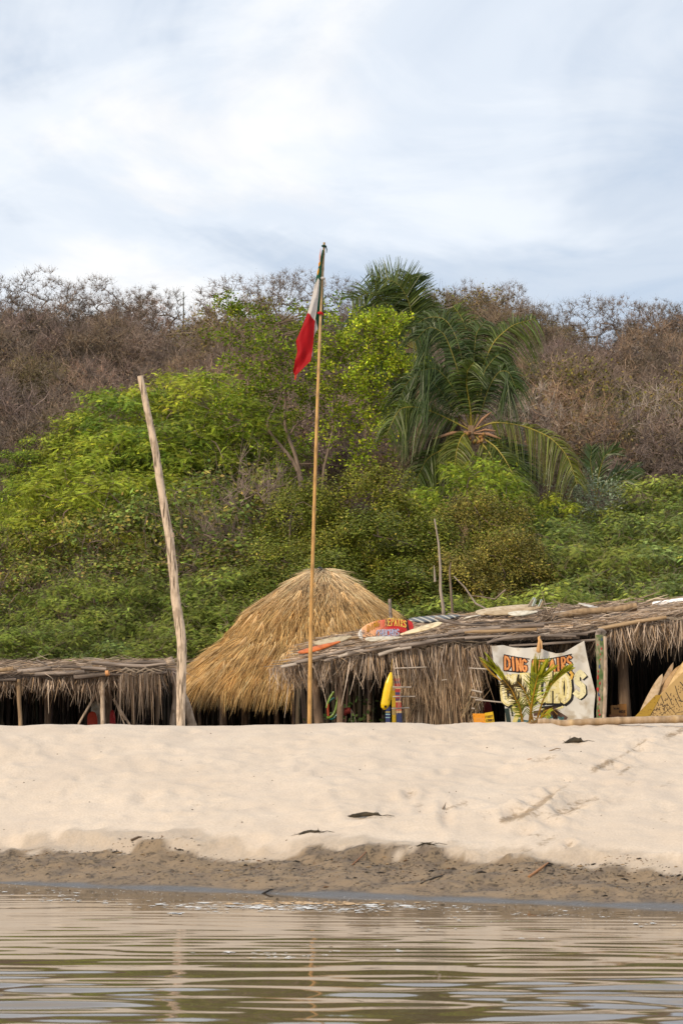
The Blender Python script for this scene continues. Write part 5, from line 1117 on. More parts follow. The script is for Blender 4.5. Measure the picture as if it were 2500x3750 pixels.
# ------------------------------------------------------------------ hand painted lettering (strokes)
GL = {'D': [[(.1, 0), (.1, 1), (.55, .95), (.9, .7), (.9, .3), (.55, .05), (.1, 0)]], 'I': [[(.5, 0), (.5, 1)]], 'N': [[(.1, 0), (.12, 1), (.85, 0), (.88, 1)]],
      'G': [[(.9, .85), (.55, 1), (.2, .85), (.1, .5), (.2, .12), (.55, 0), (.88, .15), (.88, .45), (.6, .45)]], 'R': [[(.1, 0), (.12, 1), (.6, .97), (.85, .76), (.6, .52), (.14, .5), (.9, 0)]],
      'E': [[(.85, 1), (.12, 1), (.12, 0), (.88, 0)], [(.12, .52), (.7, .52)]], 'P': [[(.12, 0), (.12, 1), (.6, 1), (.88, .78), (.6, .5), (.14, .48)]], 'A': [[(.05, 0), (.5, 1), (.95, 0)], [(.24, .36), (.76, .36)]],
      'S': [[(.88, .85), (.55, 1), (.18, .85), (.2, .6), (.8, .42), (.86, .15), (.5, 0), (.1, .14)]], 'C': [[(.9, .85), (.55, 1), (.2, .85), (.1, .5), (.2, .14), (.55, 0), (.9, .16)]], 'H': [[(.12, 0), (.12, 1)], [(.88, 0), (.88, 1)], [(.12, .5), (.88, .5)]],
      'U': [[(.12, 1), (.14, .25), (.35, .02), (.65, .02), (.86, .25), (.88, 1)]], 'O': [[(.5, 1), (.18, .82), (.1, .5), (.18, .16), (.5, 0), (.82, .16), (.9, .5), (.82, .82), (.5, 1)]], 'F': [[(.88, 1), (.12, 1), (.12, 0)], [(.12, .52), (.7, .52)]],
      'T': [[(.05, 1), (.95, 1)], [(.5, 1), (.5, 0)]], 'W': [[(.02, 1), (.25, 0), (.5, .75), (.75, 0), (.98, 1)]], 'L': [[(.12, 1), (.12, 0), (.85, 0)]], 'M': [[(.05, 0), (.1, 1), (.5, .3), (.9, 1), (.95, 0)]], "'": [[(.5, 1), (.55, .7)]], ' ': []}
def stroke(mb, pts, w, col, f3, off):
    """a ribbon of width w (pixels) along pts (pixels), laid on the surface f3(px, py, off)"""
    p = np.asarray(pts, float); q = []
    for a, c_ in zip(p[:-1], p[1:]):
        k = max(1, int(np.hypot(*(c_ - a)) / 4)); q += [a + (c_ - a) * i_ / k for i_ in range(k)]
    q.append(p[-1]); p = np.asarray(q)
    t = np.gradient(p, axis=0); t /= np.linalg.norm(t, axis=1)[:, None] + 1e-9; n = np.stack([-t[:, 1], t[:, 0]], 1)
    p0 = p[0] - t[0] * w * .4; p1 = p[-1] + t[-1] * w * .4; p = np.concatenate([[p0], p[1:-1], [p1]]) if len(p) > 2 else np.array([p0, p1])
    n = n[:len(p)]
    a = [f3(*(x + m_ * w / 2), off) for x, m_ in zip(p, n)]; c_ = [f3(*(x - m_ * w / 2), off) for x, m_ in zip(p, n)]; k = len(p)
    mb.add(np.array(a + c_), [[i_, i_ + 1, k + i_ + 1, k + i_] for i_ in range(k - 1)], 0, col)
def write(mb, text, box, w, colf, f3, off, gap=.18, slant=0.0):
    """box(i/n, v) gives the pixel on the writing line: v=0 foot of the letters, v=1 their top"""
    n = len(text)
    for i_, ch in enumerate(text):
        for j, st in enumerate(GL[ch]):
            stroke(mb, [box((i_ + gap / 2 + (x + slant * y) * (1 - gap)) / n, y) for x, y in st], w, colf(i_), f3, off + .0006 * j + .0002 * (i_ % 3))
def onplane(D): return lambda px, py, off: W(px, py, D) + np.array([0, -off, 0])

# red and peach surfboard sign on the roof
D = 43.6
def sgn(t, x, y):
    c = np.array((.78, .42, .22)) * (1 - sstep(.2, .62, t)) + np.array((.50, .03, .03)) * sstep(.2, .62, t)
    if t < .085: c = np.array((.72, .70, .66))
    if .545 < t < .60 and x > .2: c = np.array((.04, .03, .03))
    if .88 < t < .915 : c = np.array((.03, .02, .02))
    if .70 < t < .84 and x < -.22: c = np.array((.10, .02, .02))
    return c
sg = thing('surfboard_sign', 'red and peach surfboard sign lettered in yellow on the shack roof', 'sign', W(1410, 2330, D))
b = MB(); board_mesh(b, W(1311, 2328, D), W(1512, 2291, D), (0, -1, .05), 84 / FX * D, .05, sgn, 44, 20, .80, .66, 0.0); b.build('board', mt['worn'], sg)
fs = lambda px, py, off: W(px, py, D) + np.array([0, -.031 - off, 0])
b = MB(); YEL = (.80, .50, .08)
bx1 = lambda u, v: (1343 + u * 46, 2316 - u * 22 - v * 24 - 3 * u)
write(b, 'DING', bx1, 3.2, lambda i_: (.50, .25, .02), fs, .001)
bx2 = lambda u, v: (1408 + u * 80, 2294 - 8 * u * (1 - u) * 3 + 6 * u - v * (27 - 2 * u))
write(b, 'REPAIRS', bx2, 3.4, lambda i_: (.80, .52, .10) if i_ else (.55, .28, .12), fs, .001)
bx3 = lambda u, v: (1377 + u * 84, 2334 - 5 * u - v * (26 - 1 * u))
write(b, 'CHUCHOS', bx3, 5.0, lambda i_: (.74, .72, .74), fs, .001); write(b, 'CHUCHOS', bx3, 2.0, lambda i_: (.14, .20, .52), fs, .004)
for st in [[(1318, 2322), (1322, 2308), (1326, 2322), (1330, 2306), (1333, 2320)], [(1320, 2326), (1328, 2320), (1334, 2325)]]: stroke(b, st, 1.4, (.25, .27, .30), fs, .002)
b.build('lettering', mt['plain'], sg)
b, pp = logmesh([(1436, 2335), (1430, 2260), (1426, 2193)], D + .12, 6, 4, .0); b.build('stake', mt['greypole'], sg)
# surfboards lying on the roof
up = (0, -.36, .93)
def lying(label, p0, D0, p1, D1, w, col, **kw): return surfboard(label, W(*p0, D0) + np.array([0, -.03, .10]), W(*p1, D1) + np.array([0, -.03, .10]), up, w, col, **kw)
CRM, WHI = (.52, .43, .28), (.60, .56, .47)
lying('orange surfboard lying along the left eave of the shack roof', (1092, 2416), 42.1, (1245, 2368), 42.7, .22, (.62, .16, .03), thick=.05)
lying('cream surfboard lying behind the orange one on the roof', (1155, 2384), 43.0, (1285, 2348), 43.6, .36, CRM, thick=.05)
lying('white surfboard lying on the roof below the red sign', (1335, 2364), 42.6, (1470, 2354), 42.6, .26, WHI, thick=.05)
lying('long cream surfboard with pointed nose right of the red sign', (1620, 2303), 42.9, (1465, 2342), 43.1, .34, (.70, .60, .40), thick=.05)
lying('black surfboard with cream bars on the roof beside the red sign', (1500, 2298), 44.2, (1680, 2272), 45.0, .42, (.02, .02, .02), stripe=lambda t, x, y: (.62, .56, .42) if (t * 7) % 1 < .12 else (.02, .02, .022), mat='glossypaint')
lying('yellowed surfboard with white fins near the middle of the roof', (1775, 2278), 43.2, (1985, 2240), 44.6, .34, (.52, .38, .21), fins=3)
lying('white surfboard with teal rail on the roof above the banner', (1860, 2272), 43.0, (1965, 2258), 43.3, .26, WHI, stripe=lambda t, x, y: (.10, .36, .33) if y < -.012 else (.70, .66, .55))
lying('peeling cream surfboard at the back of the roof', (1740, 2270), 44.8, (1960, 2232), 45.2, .42, (.56, .46, .32), fins=2)
lying('small white board tip poking over the roof log', (2122, 2234), 45.2, (2200, 2246), 45.6, .32, (.74, .72, .68))
lying('broken white board by the frond bunch on the roof', (1745, 2276), 42.8, (1700, 2284), 43.2, .30, (.72, .68, .6))
sp = thing('white_spar', 'white painted spar with rounded end lying on the shack roof at right', 'pole', W(2440, 2205, 45))
b, pp = logmesh([(2388, 2217), (2392, 2215), (2402, 2214), (2460, 2204), (2600, 2186)], 45, [5, 12, 12, 10, 11], 10, .01); b.build('spar', mt['plain'], sp)
b, pp = logmesh([(2450, 2222), (2520, 2212), (2600, 2200)], 45.1, 6, 8, .03); o = b.build('brown_pole', mt['tanpole'], None, pp[0]); tag(o, 'brown pole lying under the white spar at the roof edge', 'pole')

# ------------------------------------------------------------------ banner
DBn = 41.7
Lf = [(1798, 2366), (1806, 2440), (1822, 2505), (1845, 2566), (1848, 2610), (1850, 2665)]; Rt = [(2137, 2346), (2150, 2430), (2164, 2490), (2179, 2572), (2172, 2610), (2172, 2665)]
Tp = [(0, 2366), (.13, 2362), (.24, 2371), (.36, 2373), (.47, 2370), (.50, 2369), (.60, 2384), (.70, 2393), (.78, 2390), (.88, 2370), (1, 2346)]
def bpoint(px, py, off=0.0):
    u = (px - 1798) / 360.0; v = (py - 2350) / 300.0
    wv = .035 * math.sin(7 * u + 3 * v) * (1 - .3 * v) + .02 * math.sin(17 * u - 6 * v) + .014 * math.sin(31 * u + 9 * v + 1) * max(0, 1 - v * 1.5) + .05 * math.sin(math.pi * u)
    return W(px, py, DBn) + np.array([0, wv - off, 0])
b = MB(); nu, nv = 60, 60; v = []
for j in range(nv + 1):
    t = j / nv; lx, ly = [np.interp(t, np.linspace(0, 1, 6), [p[k] for p in Lf]) for k in (0, 1)]; rx, ry = [np.interp(t, np.linspace(0, 1, 6), [p[k] for p in Rt]) for k in (0, 1)]
    for i in range(nu + 1):
        u = i / nu; x = lx + (rx - lx) * u; top = np.interp(u, [a for a, _ in Tp], [c_ for _, c_ in Tp]); y = top + (2665 - top) * t if True else 0
        v.append(bpoint(x, y))
f = [[j * (nu + 1) + i, j * (nu + 1) + i + 1, (j + 1) * (nu + 1) + i + 1, (j + 1) * (nu + 1) + i] for j in range(nv) for i in range(nu)]
ban = thing('banner', 'large white cloth banner painted with orange and yellow lettering', 'banner', W(1985, 2660, DBn)); b.add(v, f, 0, (1, 1, 1), True); b.build('cloth', mt['canvas'], ban)
b = MB(); bx = lambda u, v_: (1846 + u * 246 + (1 - v_) * 4 * math.sin(9 * u), 2450 + 12 * math.sin(math.pi * min(u * 1.6, 1) * .55) - (40 * max(0, u - .55) ** 1.3) - v_ * (48 - 6 * math.sin(u * 3)))
tx = 'DING REPAIRS'
BLK = (.012, .011, .011)
write(b, tx, bx, 15, lambda i_: BLK, bpoint, .004, .10)
write(b, tx, bx, 8.0, lambda i_: (.62, .20, .06), bpoint, .008, .10)
def bxl(u, v_): p = bx(u, v_ * .38); return p
write(b, tx, bx, 3.0, lambda i_: (.72, .36, .12), bpoint, .011, .10)
stroke(b, [bx(u, -.12) for u in np.linspace(0, .37, 12)], 5, BLK, bpoint, .003); stroke(b, [bx(u, -.12) for u in np.linspace(.42, 1, 16)], 5, BLK, bpoint, .003); stroke(b, [bx(u, 1.1) for u in np.linspace(0, .37, 12)], 4, BLK, bpoint, .003); stroke(b, [bx(u, 1.1) for u in np.linspace(.42, 1, 16)], 4, BLK, bpoint, .003)
by = lambda u, v_: (1836 + u * 250, 2578 - 4 * u - 10 * math.sin(2.5 * u) - v_ * 96)
write(b, 'CHUCHO', by, 30, lambda i_: BLK, lambda x, y, o_: bpoint(x + 6, y + 5, o_), .004, .06)
write(b, 'CHUCHO', by, 24, lambda i_: (.70, .60, .28), bpoint, .008, .06); write(b, 'CHUCHO', by, 9, lambda i_: (.76, .69, .44), bpoint, .011, .06)
stroke(b, [(2088, 2462), (2096, 2470), (2088, 2486)], 16, BLK, bpoint, .004); stroke(b, [(2088, 2462), (2095, 2470), (2089, 2484)], 10, (.72, .42, .08), bpoint, .007)
bs_ = lambda u, v_: (2104 + u * 36, 2550 - v_ * 88)
write(b, 'S', bs_, 22, lambda i_: BLK, lambda x, y, o_: bpoint(x + 5, y + 4, o_), .004, .05); write(b, 'S', bs_, 21, lambda i_: (.72, .66, .40), bpoint, .008, .05)
for st, w, c_ in [([(1985, 2592), (2030, 2588), (2062, 2580)], 11, BLK), ([(1985, 2598), (2030, 2600), (2060, 2588)], 8, (.70, .62, .30)), ([(1960, 2612), (2010, 2606), (2050, 2618), (2068, 2630)], 18, (.10, .055, .04)), ([(2010, 2622), (2040, 2616), (2062, 2630), (2050, 2645)], 20, (.05, .13, .13)), ([(1855, 2600), (1862, 2650)], 16, (.02, .035, .03)), ([(1878, 2592), (1896, 2612), (1884, 2640)], 16, (.66, .56, .20)), ([(1868, 2580), (1875, 2620)], 6, BLK), ([(1840, 2530), (1850, 2562)], 6, (.06, .16, .15)), ([(1900, 2640), (1960, 2650)], 14, (.06, .13, .13))]: stroke(b, st, w, c_, bpoint, .006)
b.build('lettering', mt['worn'], ban)
b = MB(); p = W(1972, 2335, 41.6); b.tube([p + np.array([.02, .05, .02]), p, p + np.array([.005, -.02, -.06]), p + np.array([.0, -.02, -.10]), p + np.array([-.01, -.03, -.26]), p + np.array([-.005, -.03, -.29])], [.02, .03, .02, .03, .045, .02], 7, 0, (.72, .42, .18), jit=.15)
b.tube([p, p + np.array([.04, -.02, -.08]), p + np.array([.055, -.02, -.22])], [.015, .022, .012], 6, 0, (.74, .46, .22), jit=.15); o = b.build('orange_rag', mt['cloth'], None, p); tag(o, 'orange rag knotted over the pole above the banner', 'rag')

# ------------------------------------------------------------------ young palm in front of the banner
DY = 39.0
px0 = 1935
yp = thing('palm_seedling', 'young coconut palm with yellow green fronds in front of the banner', 'palm', (W(px0, 2640, DY)[0], DY, ground(W(px0, 0, DY)[0], DY)))
zy = lambda L_: [(1750 + .287 * a, 2330 + .287 * c_) for a, c_ in L_]
YG, OL, BR = (.36, .37, .025), (.24, .27, .025), (.12, .085, .03)
for pl, td, ln, cl, n, wd, sp_, st_, dr in [
    ([(560, 1100), (520, 900), (430, 690), (330, 560)], -.3, .26, BR, 34, .028, 1.6, .25, .35), ([(570, 1100), (500, 850), (340, 560), (230, 430), (190, 385)], -.2, .42, YG, 26, .06, 6.5, .40, .04), ([(660, 1100), (690, 880), (720, 620), (800, 520)], -.25, .58, YG, 30, .06, 5.0, .34, .03), ([(660, 1100), (680, 880), (705, 640), (735, 540)], -.15, .52, YG, 26, .06, 6.0, .40, .03),
    ([(740, 1100), (810, 850), (900, 640), (1040, 490), (1150, 420)], -.3, .30, YG, 30, .05, 6.0, .32, .04), ([(650, 1100), (680, 860), (730, 620), (760, 500)], -.5, .40, OL, 26, .024, 1.2, .12, .25), ([(570, 1100), (540, 950), (510, 820)], -.45, .30, OL, 20, .022, 1.2, .15, .3), ([(750, 1090), (830, 1010), (900, 990)], -.4, .28, YG, 12, .03, 1.6, .3, .2), ([(700, 1100), (640, 800), (560, 640), (500, 580)], -.1, .28, BR, 30, .02, 1.2, .2, .35), ([(760, 1090), (840, 960), (930, 920), (1010, 1000)], -.2, .2, (.09, .05, .03), 20, .04, 1.2, .2, .5), ([(450, 760), (300, 580), (150, 450), (40, 310)], -.1, .12, (.34, .24, .03), 14, .02, 4, .3, .1)]:
    palm_frond(yp, zy(pl), DY, td, ln, droop=dr, col=cl, rc=(.50, .27, .03), n=n, width=wd, r0=.020, start=st_, spread=sp_)

# ------------------------------------------------------------------ rescue buoy, painted boards, tube ring, small signs
D = 41.5; by_ = thing('rescue_buoy', 'yellow plastic rescue float hanging by its tip under the eave', 'buoy', W(1416, 2600, D))
b = MB(); cpl = [(1431, 2462), (1429, 2474), (1424, 2500), (1419, 2530), (1414, 2560), (1410, 2580), (1408, 2592), (1408, 2599)]; rw = [3, 8, 14.5, 17, 17.5, 17, 13, 5]
pp = smooth_px(cpl, D, 5); rr2 = np.interp(np.linspace(0, 1, len(pp)), np.linspace(0, 1, 8), rw) / FX * D; v = []; nn_ = 18
for p, r in zip(pp, rr2):
    for k in range(nn_):
        a = 2 * math.pi * k / nn_; v.append(p + np.array([math.copysign(abs(math.cos(a)) ** .7, math.cos(a)) * r, math.copysign(abs(math.sin(a)) ** .7, math.sin(a)) * r * .8, 0]))
ii = [[i * nn_ + k, i * nn_ + (k + 1) % nn_, (i + 1) * nn_ + (k + 1) % nn_, (i + 1) * nn_ + k] for i in range(len(pp) - 1) for k in range(nn_)]
b.add(v, ii, 0, (.78, .52, .01), True); b.build('float', mt['glossypaint'], by_)
b = MB(); p = W(1411, 2588, D) + np.array([0, -.078, 0]); an = np.arange(14) * 2 * math.pi / 14; b.add(np.concatenate([np.stack([p[0] + .026 * np.cos(an), np.full(14, p[1]), p[2] + .026 * np.sin(an)], 1), [p + np.array([0, .02, 0])]]), [[j, (j + 1) % 14, 14] for j in range(14)], 0, (.03, .02, .012)); b.build('eye_hole', mt['plain'], by_)
b = MB(); b.tube([W(1430, 2512, D) + np.array([0, -.085, 0]), W(1425, 2535, D) + np.array([.0, -.088, 0]), W(1421, 2562, D) + np.array([0, -.088, 0])], [.02, .028, .02], 8, 0, (.66, .42, .01)); b.build('handle', mt['glossypaint'], by_)
b = MB(); b.tube([W(1431, 2464, D), W(1433, 2440, D), W(1436, 2415, D + .2)], .008, 6, 0, (.35, .22, .06)); b.build('cord', mt['plain'], by_)
def totem(px0, px1, top, bot, D, bands, label, tilt=0):
    o = thing('painted_board', label, 'board', (W((px0 + px1) / 2, 0, D)[0], D, .88)); y = top; 
    for k, (hgt, col) in enumerate(bands):
        b = MB(); y1 = min(y + hgt, bot); s0, s1 = tilt * (y - top), tilt * (y1 - top)
        b.hexa([W(px0 + s0, y, D), W(px1 + s0, y, D), W(px1 + s1, y1, D), W(px0 + s1, y1, D)], (0, .05, 0), 0, col); b.build('band', mt['worn'], o); y = y1
        if y >= bot: break
NV, RD, TN, YL = (.035, .045, .12), (.36, .05, .045), (.50, .36, .20), (.55, .38, .03)
totem(1442, 1462, 2452, 2740, 42.1, [(20, NV), (12, TN), (10, RD), (9, (.13, .06, .09)), (16, RD), (4, TN), (12, RD), (10, (.06, .06, .13)), (12, RD), (10, (.09, .05, .09)), (5, TN), (25, RD), (6, (.45, .14, .08)), (8, TN), (40, NV), (60, NV)], 'red and navy chequered board leaning beside the tan post', .05)
totem(1432, 1446, 2478, 2740, 42.3, [(50, TN), (60, YL), (30, (.40, .30, .12)), (30, YL), (60, (.42, .30, .16))], 'tan board with yellow paint smears behind the slats', .02)
totem(1411, 1428, 2588, 2740, 42.0, [(18, NV), (3, (.5, .42, .1)), (5, NV), (4, (.25, .42, .45)), (8, NV), (3, (.25, .42, .45)), (16, NV), (3, (.6, .55, .4)), (5, NV), (90, YL)], 'navy post painted with wavy stripes below the yellow float')
D = 44.2; rg = thing('tube_ring', 'lime green hose bent into a loop hanging in the dark doorway', 'hose', W(1214, 2640, D))
for pl, r, col, nm in [([(1222, 2533), (1210, 2552), (1200, 2575), (1196, 2592)], 4.5, (.22, .34, .05), 'hose'), ([(1196, 2628), (1208, 2628), (1220, 2618), (1229, 2600), (1236, 2570), (1240, 2545)], 5, (.22, .34, .05), 'hose'), ([(1201, 2578), (1201, 2600), (1203, 2622)], 5, (.45, .07, .02), 'sleeve'), ([(1204, 2570), (1213, 2562), (1224, 2556)], 4, (.02, .12, .12), 'teal_hose'), ([(1208, 2634), (1222, 2632), (1234, 2616)], 4, (.02, .14, .13), 'teal_hose')]:
    b, pp = logmesh(pl, D, r, 8, .0); c0 = MB(); c0.tube(pp, r / FX * D, 8, 0, col); c0.build(nm, mt['glossypaint'], rg)
D = 44.4; b = MB(); pl = smooth_px([(1256, 2618), (1264, 2606), (1276, 2604), (1286, 2600)], D, 4); b.tube(pl, [.03] + [.07] * (len(pl) - 2) + [.04], 9, 0, (.26, .04, .035), jit=.15); o = b.build('red_bag', mt['cloth'], None, pl[0]); tag(o, 'red cloth bag hanging right of the crooked doorway post', 'bag')
b = MB()
for pl in [[(1286, 2596), (1286, 2620), (1287, 2660)], [(1288, 2602), (1298, 2620), (1306, 2660)]]: b.tube(smooth_px(pl, 43.2, 3), .008, 6, 0, (.55, .45, .32))
o = b.build('cut_stem', mt['plain'], None, W(1287, 2660, 43.2)); tag(o, 'pale forked stem standing in the sand by the doorway', 'stem')
# orange and yellow sign
D = 40.6; so = thing('small_sign', 'orange and yellow painted sign reading FIRST at the foot of the grass wall', 'sign', W(1775, 2650, D))
for q, col, nm in [([(1729, 2613), (1774, 2613), (1778, 2675), (1738, 2675)], (.72, .28, .02), 'orange_panel'), ([(1774, 2611), (1804, 2606), (1813, 2675), (1778, 2675)], (.66, .42, .02), 'yellow_panel')]:
    b = MB(); b.hexa([W(*p, D) for p in q], (0, .04, 0), 0, col); b.build(nm, mt['worn'], so)
b = MB(); fp_ = onplane(D); write(b, 'FIRST', lambda u, v_: (1775.5 + u * 27, 2630 - 3 * u - v_ * 8), 1.9, lambda i_: (.06, .03, .02), fp_, .004); write(b, 'COURS', lambda u, v_: (1778 + u * 28, 2643 - 2 * u - v_ * 8), 1.9, lambda i_: (.06, .03, .02), fp_, .004)
for yy in (2636, 2630): stroke(b, [(1741 + 4 * k, yy + (k % 2) * 2) for k in range(8)], 1.2, (.72, .42, .14), fp_, .004)
b.build('lettering', mt['plain'], so)
D = 43.6; surfboard('dark red board standing behind the orange and yellow sign', W(1770, 2560, D), np.array([W(1783, 0, D)[0], D - .1, .88]), (0, -1, .1), .30, (.30, .02, .02))
D = 42.6; wb = thing('wooden_box', 'orange brown wooden box sign behind the painted post in the dark', 'box', W(2265, 2640, D))
for q, col, nm in [([(2236, 2583), (2262, 2582), (2262, 2640), (2237, 2640)], (.30, .15, .05), 'board'), ([(2262, 2579), (2292, 2577), (2294, 2640), (2262, 2640)], (.36, .17, .05), 'board'), ([(2231, 2617), (2288, 2616), (2289, 2626), (2231, 2627)], (.26, .12, .05), 'ledge')]:
    b = MB(); b.hexa([W(*p, D - (.04 if nm == 'ledge' else 0)) for p in q], (0, .2, 0), 0, col); b.build(nm, mt['worn'], wb)
b = MB(); write(b, 'WELCOME', lambda u, v_: (2245 + u * 22, 2598 - v_ * 6), 1.3, lambda i_: (.03, .02, .015), onplane(D), .005); write(b, 'HOS', lambda u, v_: (2264 + u * 24, 2611 - v_ * 10), 2.4, lambda i_: (.03, .02, .015), onplane(D), .005); b.build('lettering', mt['plain'], wb)
# boards leaning at the right
for nose, tail, w, D, col, lab in [((2464, 2432), (2330, 2660), .18, 42.3, (.42, .30, .19), 'narrow tan surfboard tip at the back of the leaning stack'), ((2424, 2474), (2300, 2690), .21, 41.9, (.50, .38, .25), 'pale cream surfboard leaning, leftmost of the stack'), ((2486, 2444), (2320, 2700), .27, 42.0, (.46, .30, .15), 'tan surfboard leaning second from left in the stack'), ((2502, 2432), (2400, 2600), .30, 42.5, (.60, .33, .09), 'orange brown board behind the leaning stack')]:
    n_ = W(*nose, D); t_ = W(*tail, D - .7); t_[2] = .85; surfboard(lab, n_, t_, (-.25, -.9, .35), w, col, nosep=.85)
# long ochre plank and the board with inked strokes
D = 41.2; b = MB(); q = [(2560, 2400), (2600, 2450), (2385, 2625), (2290, 2630)]
b = MB(); b.hexa([W(2400, 2545, D), W(2420, 2545, D), W(2340, 2690, D - .3), W(2260, 2690, D - .3)], (0, .04, 0), 0, (.30, .18, .02)); o = b.build('ochre_plank', mt['worn'], None, W(2300, 2680, D)); tag(o, 'dark ochre plank leaning left of the inked tan board', 'plank')
D = 40.9; ib = thing('inked_board', 'big tan board with black brush strokes leaning at the right edge', 'board', W(2480, 2660, D))
pO = lambda px, py, off: W(px, py, D + (2700 - py) / 250 * .5) + np.array([0, -off, off * .3])
out_ = [(2290, 2690), (2330, 2633), (2400, 2560), (2470, 2490), (2540, 2420), (2620, 2350), (2700, 2330), (2760, 2400), (2760, 2690)]
v = [pO(x, y, 0) for x, y in out_]; v2 = [p + np.array([0, .05, 0]) for p in v]; n_ = len(v); b = MB(); b.add(v, [list(range(n_))], 0, (.40, .26, .10)); b.add(v2, [list(range(n_))[::-1]], 0, (.5, .33, .14)); b.add(v + v2, [[i, (i + 1) % n_, n_ + (i + 1) % n_, n_ + i] for i in range(n_)], 0, (.62, .42, .17)); b.build('panel', mt['plain'], ib)
b = MB()
for st, w in [([(2418, 2548), (2428, 2575)], 5), ([(2436, 2536), (2452, 2562), (2458, 2580)], 5), ([(2470, 2512), (2480, 2545), (2492, 2570)], 5), ([(2488, 2498), (2500, 2512)], 6), ([(2404, 2566), (2410, 2585)], 4), ([(2484, 2566), (2520, 2572)], 6), ([(2450, 2590), (2470, 2612), (2500, 2606)], 3), ([(2420, 2620), (2444, 2600), (2462, 2590)], 2.5), ([(2500, 2530), (2512, 2560)], 4), ([(2436, 2590), (2446, 2606)], 3), ([(2470, 2560), (2486, 2590)], 4)]: stroke(b, st, w * .55, (.05, .035, .02), pO, .004)
for _ in range(300):
    x = rnd.uniform(2345, 2510); ylim = 2640 - (x - 2330) * .92; y = rnd.uniform(max(ylim + 14, 2470), 2640); s = rnd.uniform(1.2, 3.6) * (1.2 if y < ylim + 50 else .8); a = rnd.uniform(0, 6); stroke(b, [(x, y), (x + s * math.cos(a), y + s * math.sin(a))], s * .8, (.09, .055, .025), pO, .002 + rnd.random() * .0015)
b.build('brush_strokes', mt['plain'], ib)
surfboard('yellowish surfboard rim leaning right behind the inked board', W(2560, 2395, 41.5), np.array([W(2370, 0, 41.2)[0], 41.2, .9]), (-.3, -.9, .3), .46, (.60, .42, .20))
# ------------------------------------------------------------------ on the sand
pl = [(1966, 2661), (1990, 2655), (2060, 2650), (2200, 2641), (2350, 2637), (2520, 2633), (2800, 2628)]
D = 24.55; pp = smooth_px(pl, D, 10); pp[:, 2] = np.maximum(pp[:, 2], [float(sand_h(p[0], p[1])) + .02 for p in pp])
lg = thing('bamboo_log', 'thick weathered bamboo log lying along the crest of the sand at right', 'log', pp[0]); rl = np.full(len(pp), .041); rl[[22, 34, 47]] *= 1.12; rl[:3] = [.03, .04, .044]
cl = np.tile(np.array([.80, .92, 1.5]), (len(pp), 1)) * (1 - .35 * np.abs(rng.standard_normal((len(pp), 1))) * .5); cl[[22, 34, 47]] *= 1.25
b = MB(); b.tube(pp, rl, 12, 0, np.clip(cl, .3, 1.6), True, .025); b.build('stem', mt['bamboo'], lg)
b = MB(); n = 16; b.strands(np.tile(pp[1], (n, 1)) + rng.normal(0, .02, (n, 3)), np.stack([-np.ones(n), rng.normal(0, .2, n), rng.normal(-.08, .25, n)], 1), rng.uniform(.05, .13, n), .025, 0, tint(n, (.34, .22, .10), .3), seg=2); b.build('split_end', mt['straw'], lg)
def weed(px, py, w, h, label, tail=1, mat='weed', name='seaweed_clump'):
    p = hit(px, py); D = p[1]; b = MB(); s = w / FX * D; 
    prof_ = [(-.5, .05), (-.35, .35), (-.15, .7), (.1, 1.0), (.3, .75), (.42, .85), (.5, .2)]
    pts_ = [p + np.array([a * s, rnd.gauss(0, .01) - a * .15 * s, (float(sand_h(p[0] + a * s, D)) - p[2]) + c_ * h / FX * D * .35]) for a, c_ in prof_]
    b.tube(pts_, [max(.004, c_ * h / FX * D * .45) for a, c_ in prof_], 8, 0, (1, 1, 1), True, .22)
    n = 30; bs2 = np.array(pts_)[rng.integers(0, 7, n)]; b.strands(bs2, rand_dirs(n, .1) * np.array([1.6, .8, .5]), rng.uniform(.03, .10, n), .008, .3, seg=2)
    for k in range(tail): b.tube([pts_[-1], pts_[-1] + np.array([.06, 0, .012]), pts_[-1] + np.array([.13, -.02, .0])], [.004, .003, .002], 4)
    o = b.build(name, mt[mat], None, p); tag(o, label, 'seaweed', None)
weed(1325, 2992, 135, 24, 'large dark seaweed clump lying in the middle of the sand slope'); weed(1128, 3052, 90, 16, 'thin dark seaweed strand on the sand, lower left of the large clump'); weed(2095, 2722, 70, 26, 'dark seaweed tuft below the bamboo log on the sand'); weed(1545, 3098, 70, 7, 'flat dark weed strip at the edge of the damp sand')
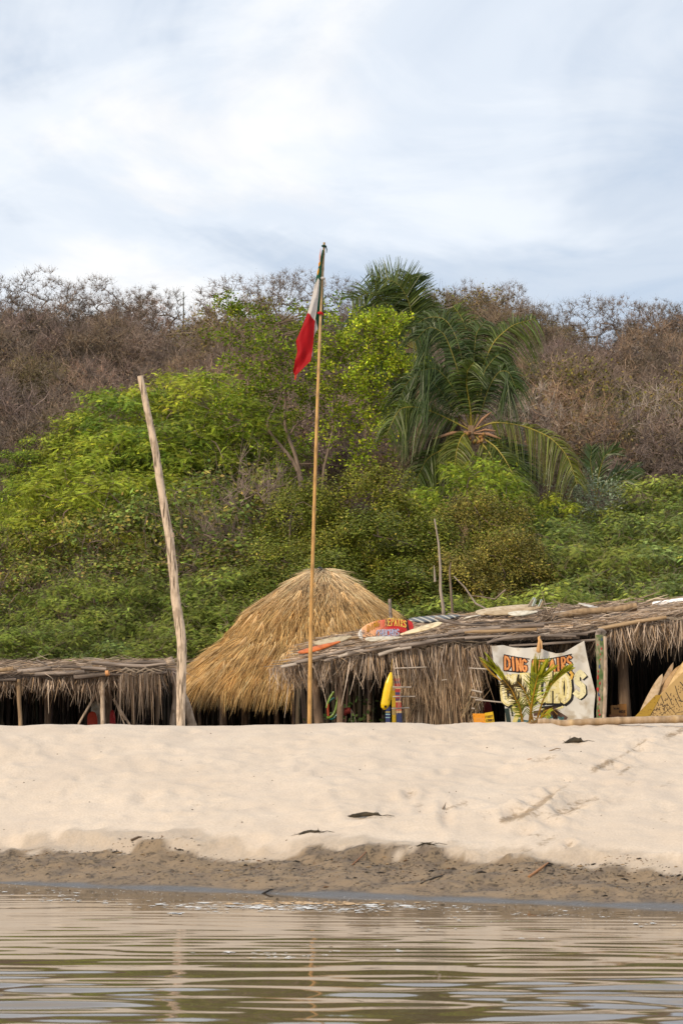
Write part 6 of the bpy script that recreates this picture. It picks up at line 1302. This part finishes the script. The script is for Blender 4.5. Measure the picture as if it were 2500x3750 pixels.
for px, py, dx, dy, r, col, lab in [(1935, 3215, 70, -50, .012, (.36, .17, .07), 'orange brown curved twig on the wet mud bank at right'), (1540, 3240, 80, -30, .010, (.04, .03, .02), 'dark stick lying on the wet mud bank in the middle'), (1290, 3170, 50, -40, .008, (.25, .12, .06), 'reddish twig stuck in the upper edge of the wet mud'), (480, 3080, 40, -12, .010, (.12, .08, .05), 'short brown stick at the upper edge of the mud at left'), (960, 3275, 40, -14, .008, (.03, .025, .02), 'dark twig beside the waterline below the flagpole'), (2010, 2752, 40, -8, .006, (.32, .19, .09), 'small tan twig on the sand left of the seaweed tuft'), (1620, 2965, 24, -60, .006, (.22, .15, .09), 'curled brown root strand on the sand slope')]:
    a, c_ = hit(px, py), hit(px + dx, py + dy); b = MB(); m_ = (a + c_) / 2 + np.array([.02, 0, .02]); b.tube([a + np.array([0, 0, .004]), m_, c_ + np.array([0, 0, .008])], [r, r * .9, r * .5], 6, 0, col, jit=.1)
    o = b.build('twig', mt['plain'], None, a); tag(o, lab, 'twig')
b = MB(); p = hit(1940, 2783); q = np.array([[-.03, 0, .004], [0, -.012, .012], [.035, 0, .005], [0, .014, .010]]) + p; b.hexa(q[:, :], (0, 0, -.004), 0, (.40, .17, .06)); o = b.build('dry_leaf', mt['plain'], None, p); tag(o, 'small fallen orange leaf on the sand slope', 'leaf')
b = MB()
for k in range(2200):
    x = rnd.uniform(-3.4, 3.4); ee = 1.20 - abs(rnd.gauss(0, .50)) + .15 * float(vnoise(x * 1.3, 0, 4)); 
    if ee < .12: continue
    y = float(shore(x)) + ee; z = float(sand_h(x, y)); r = rnd.uniform(.001, .004) * (2.4 if rnd.random() < .05 else 1); a = rnd.uniform(-.6, .6); L2 = r * rnd.uniform(1.2, 5)
    c_ = rnd.choice([(.025, .02, .015), (.05, .035, .02), (.02, .016, .012), (.16, .09, .045), (.30, .21, .12)])
    d = np.array([math.cos(a), math.sin(a), 0]) * L2; p = np.array([x, y, z + r * .4]); b.tube([p - d, p + d * rnd.uniform(-.2, .2) + np.array([0, 0, r * .5]), p + d], [r * .4, r, r * .3], 4, 0, c_, False, .2)
for k in range(130):
    x = rnd.uniform(-3.4, 3.4); y = rnd.uniform(float(shore(x)) + 1.4, 24.6); r = rnd.uniform(.002, .005); p = np.array([x, y, float(sand_h(x, y)) + r * .3]); d = np.array([r * 2, r, 0]); b.tube([p - d, p, p + d], [r * .4, r, r * .3], 4, 0, (.10, .07, .04), False, .2)
tag(b.build('driftwood_litter', mt['plain']), 'small dark bits of drift litter strewn over the wet bank', kind='stuff')
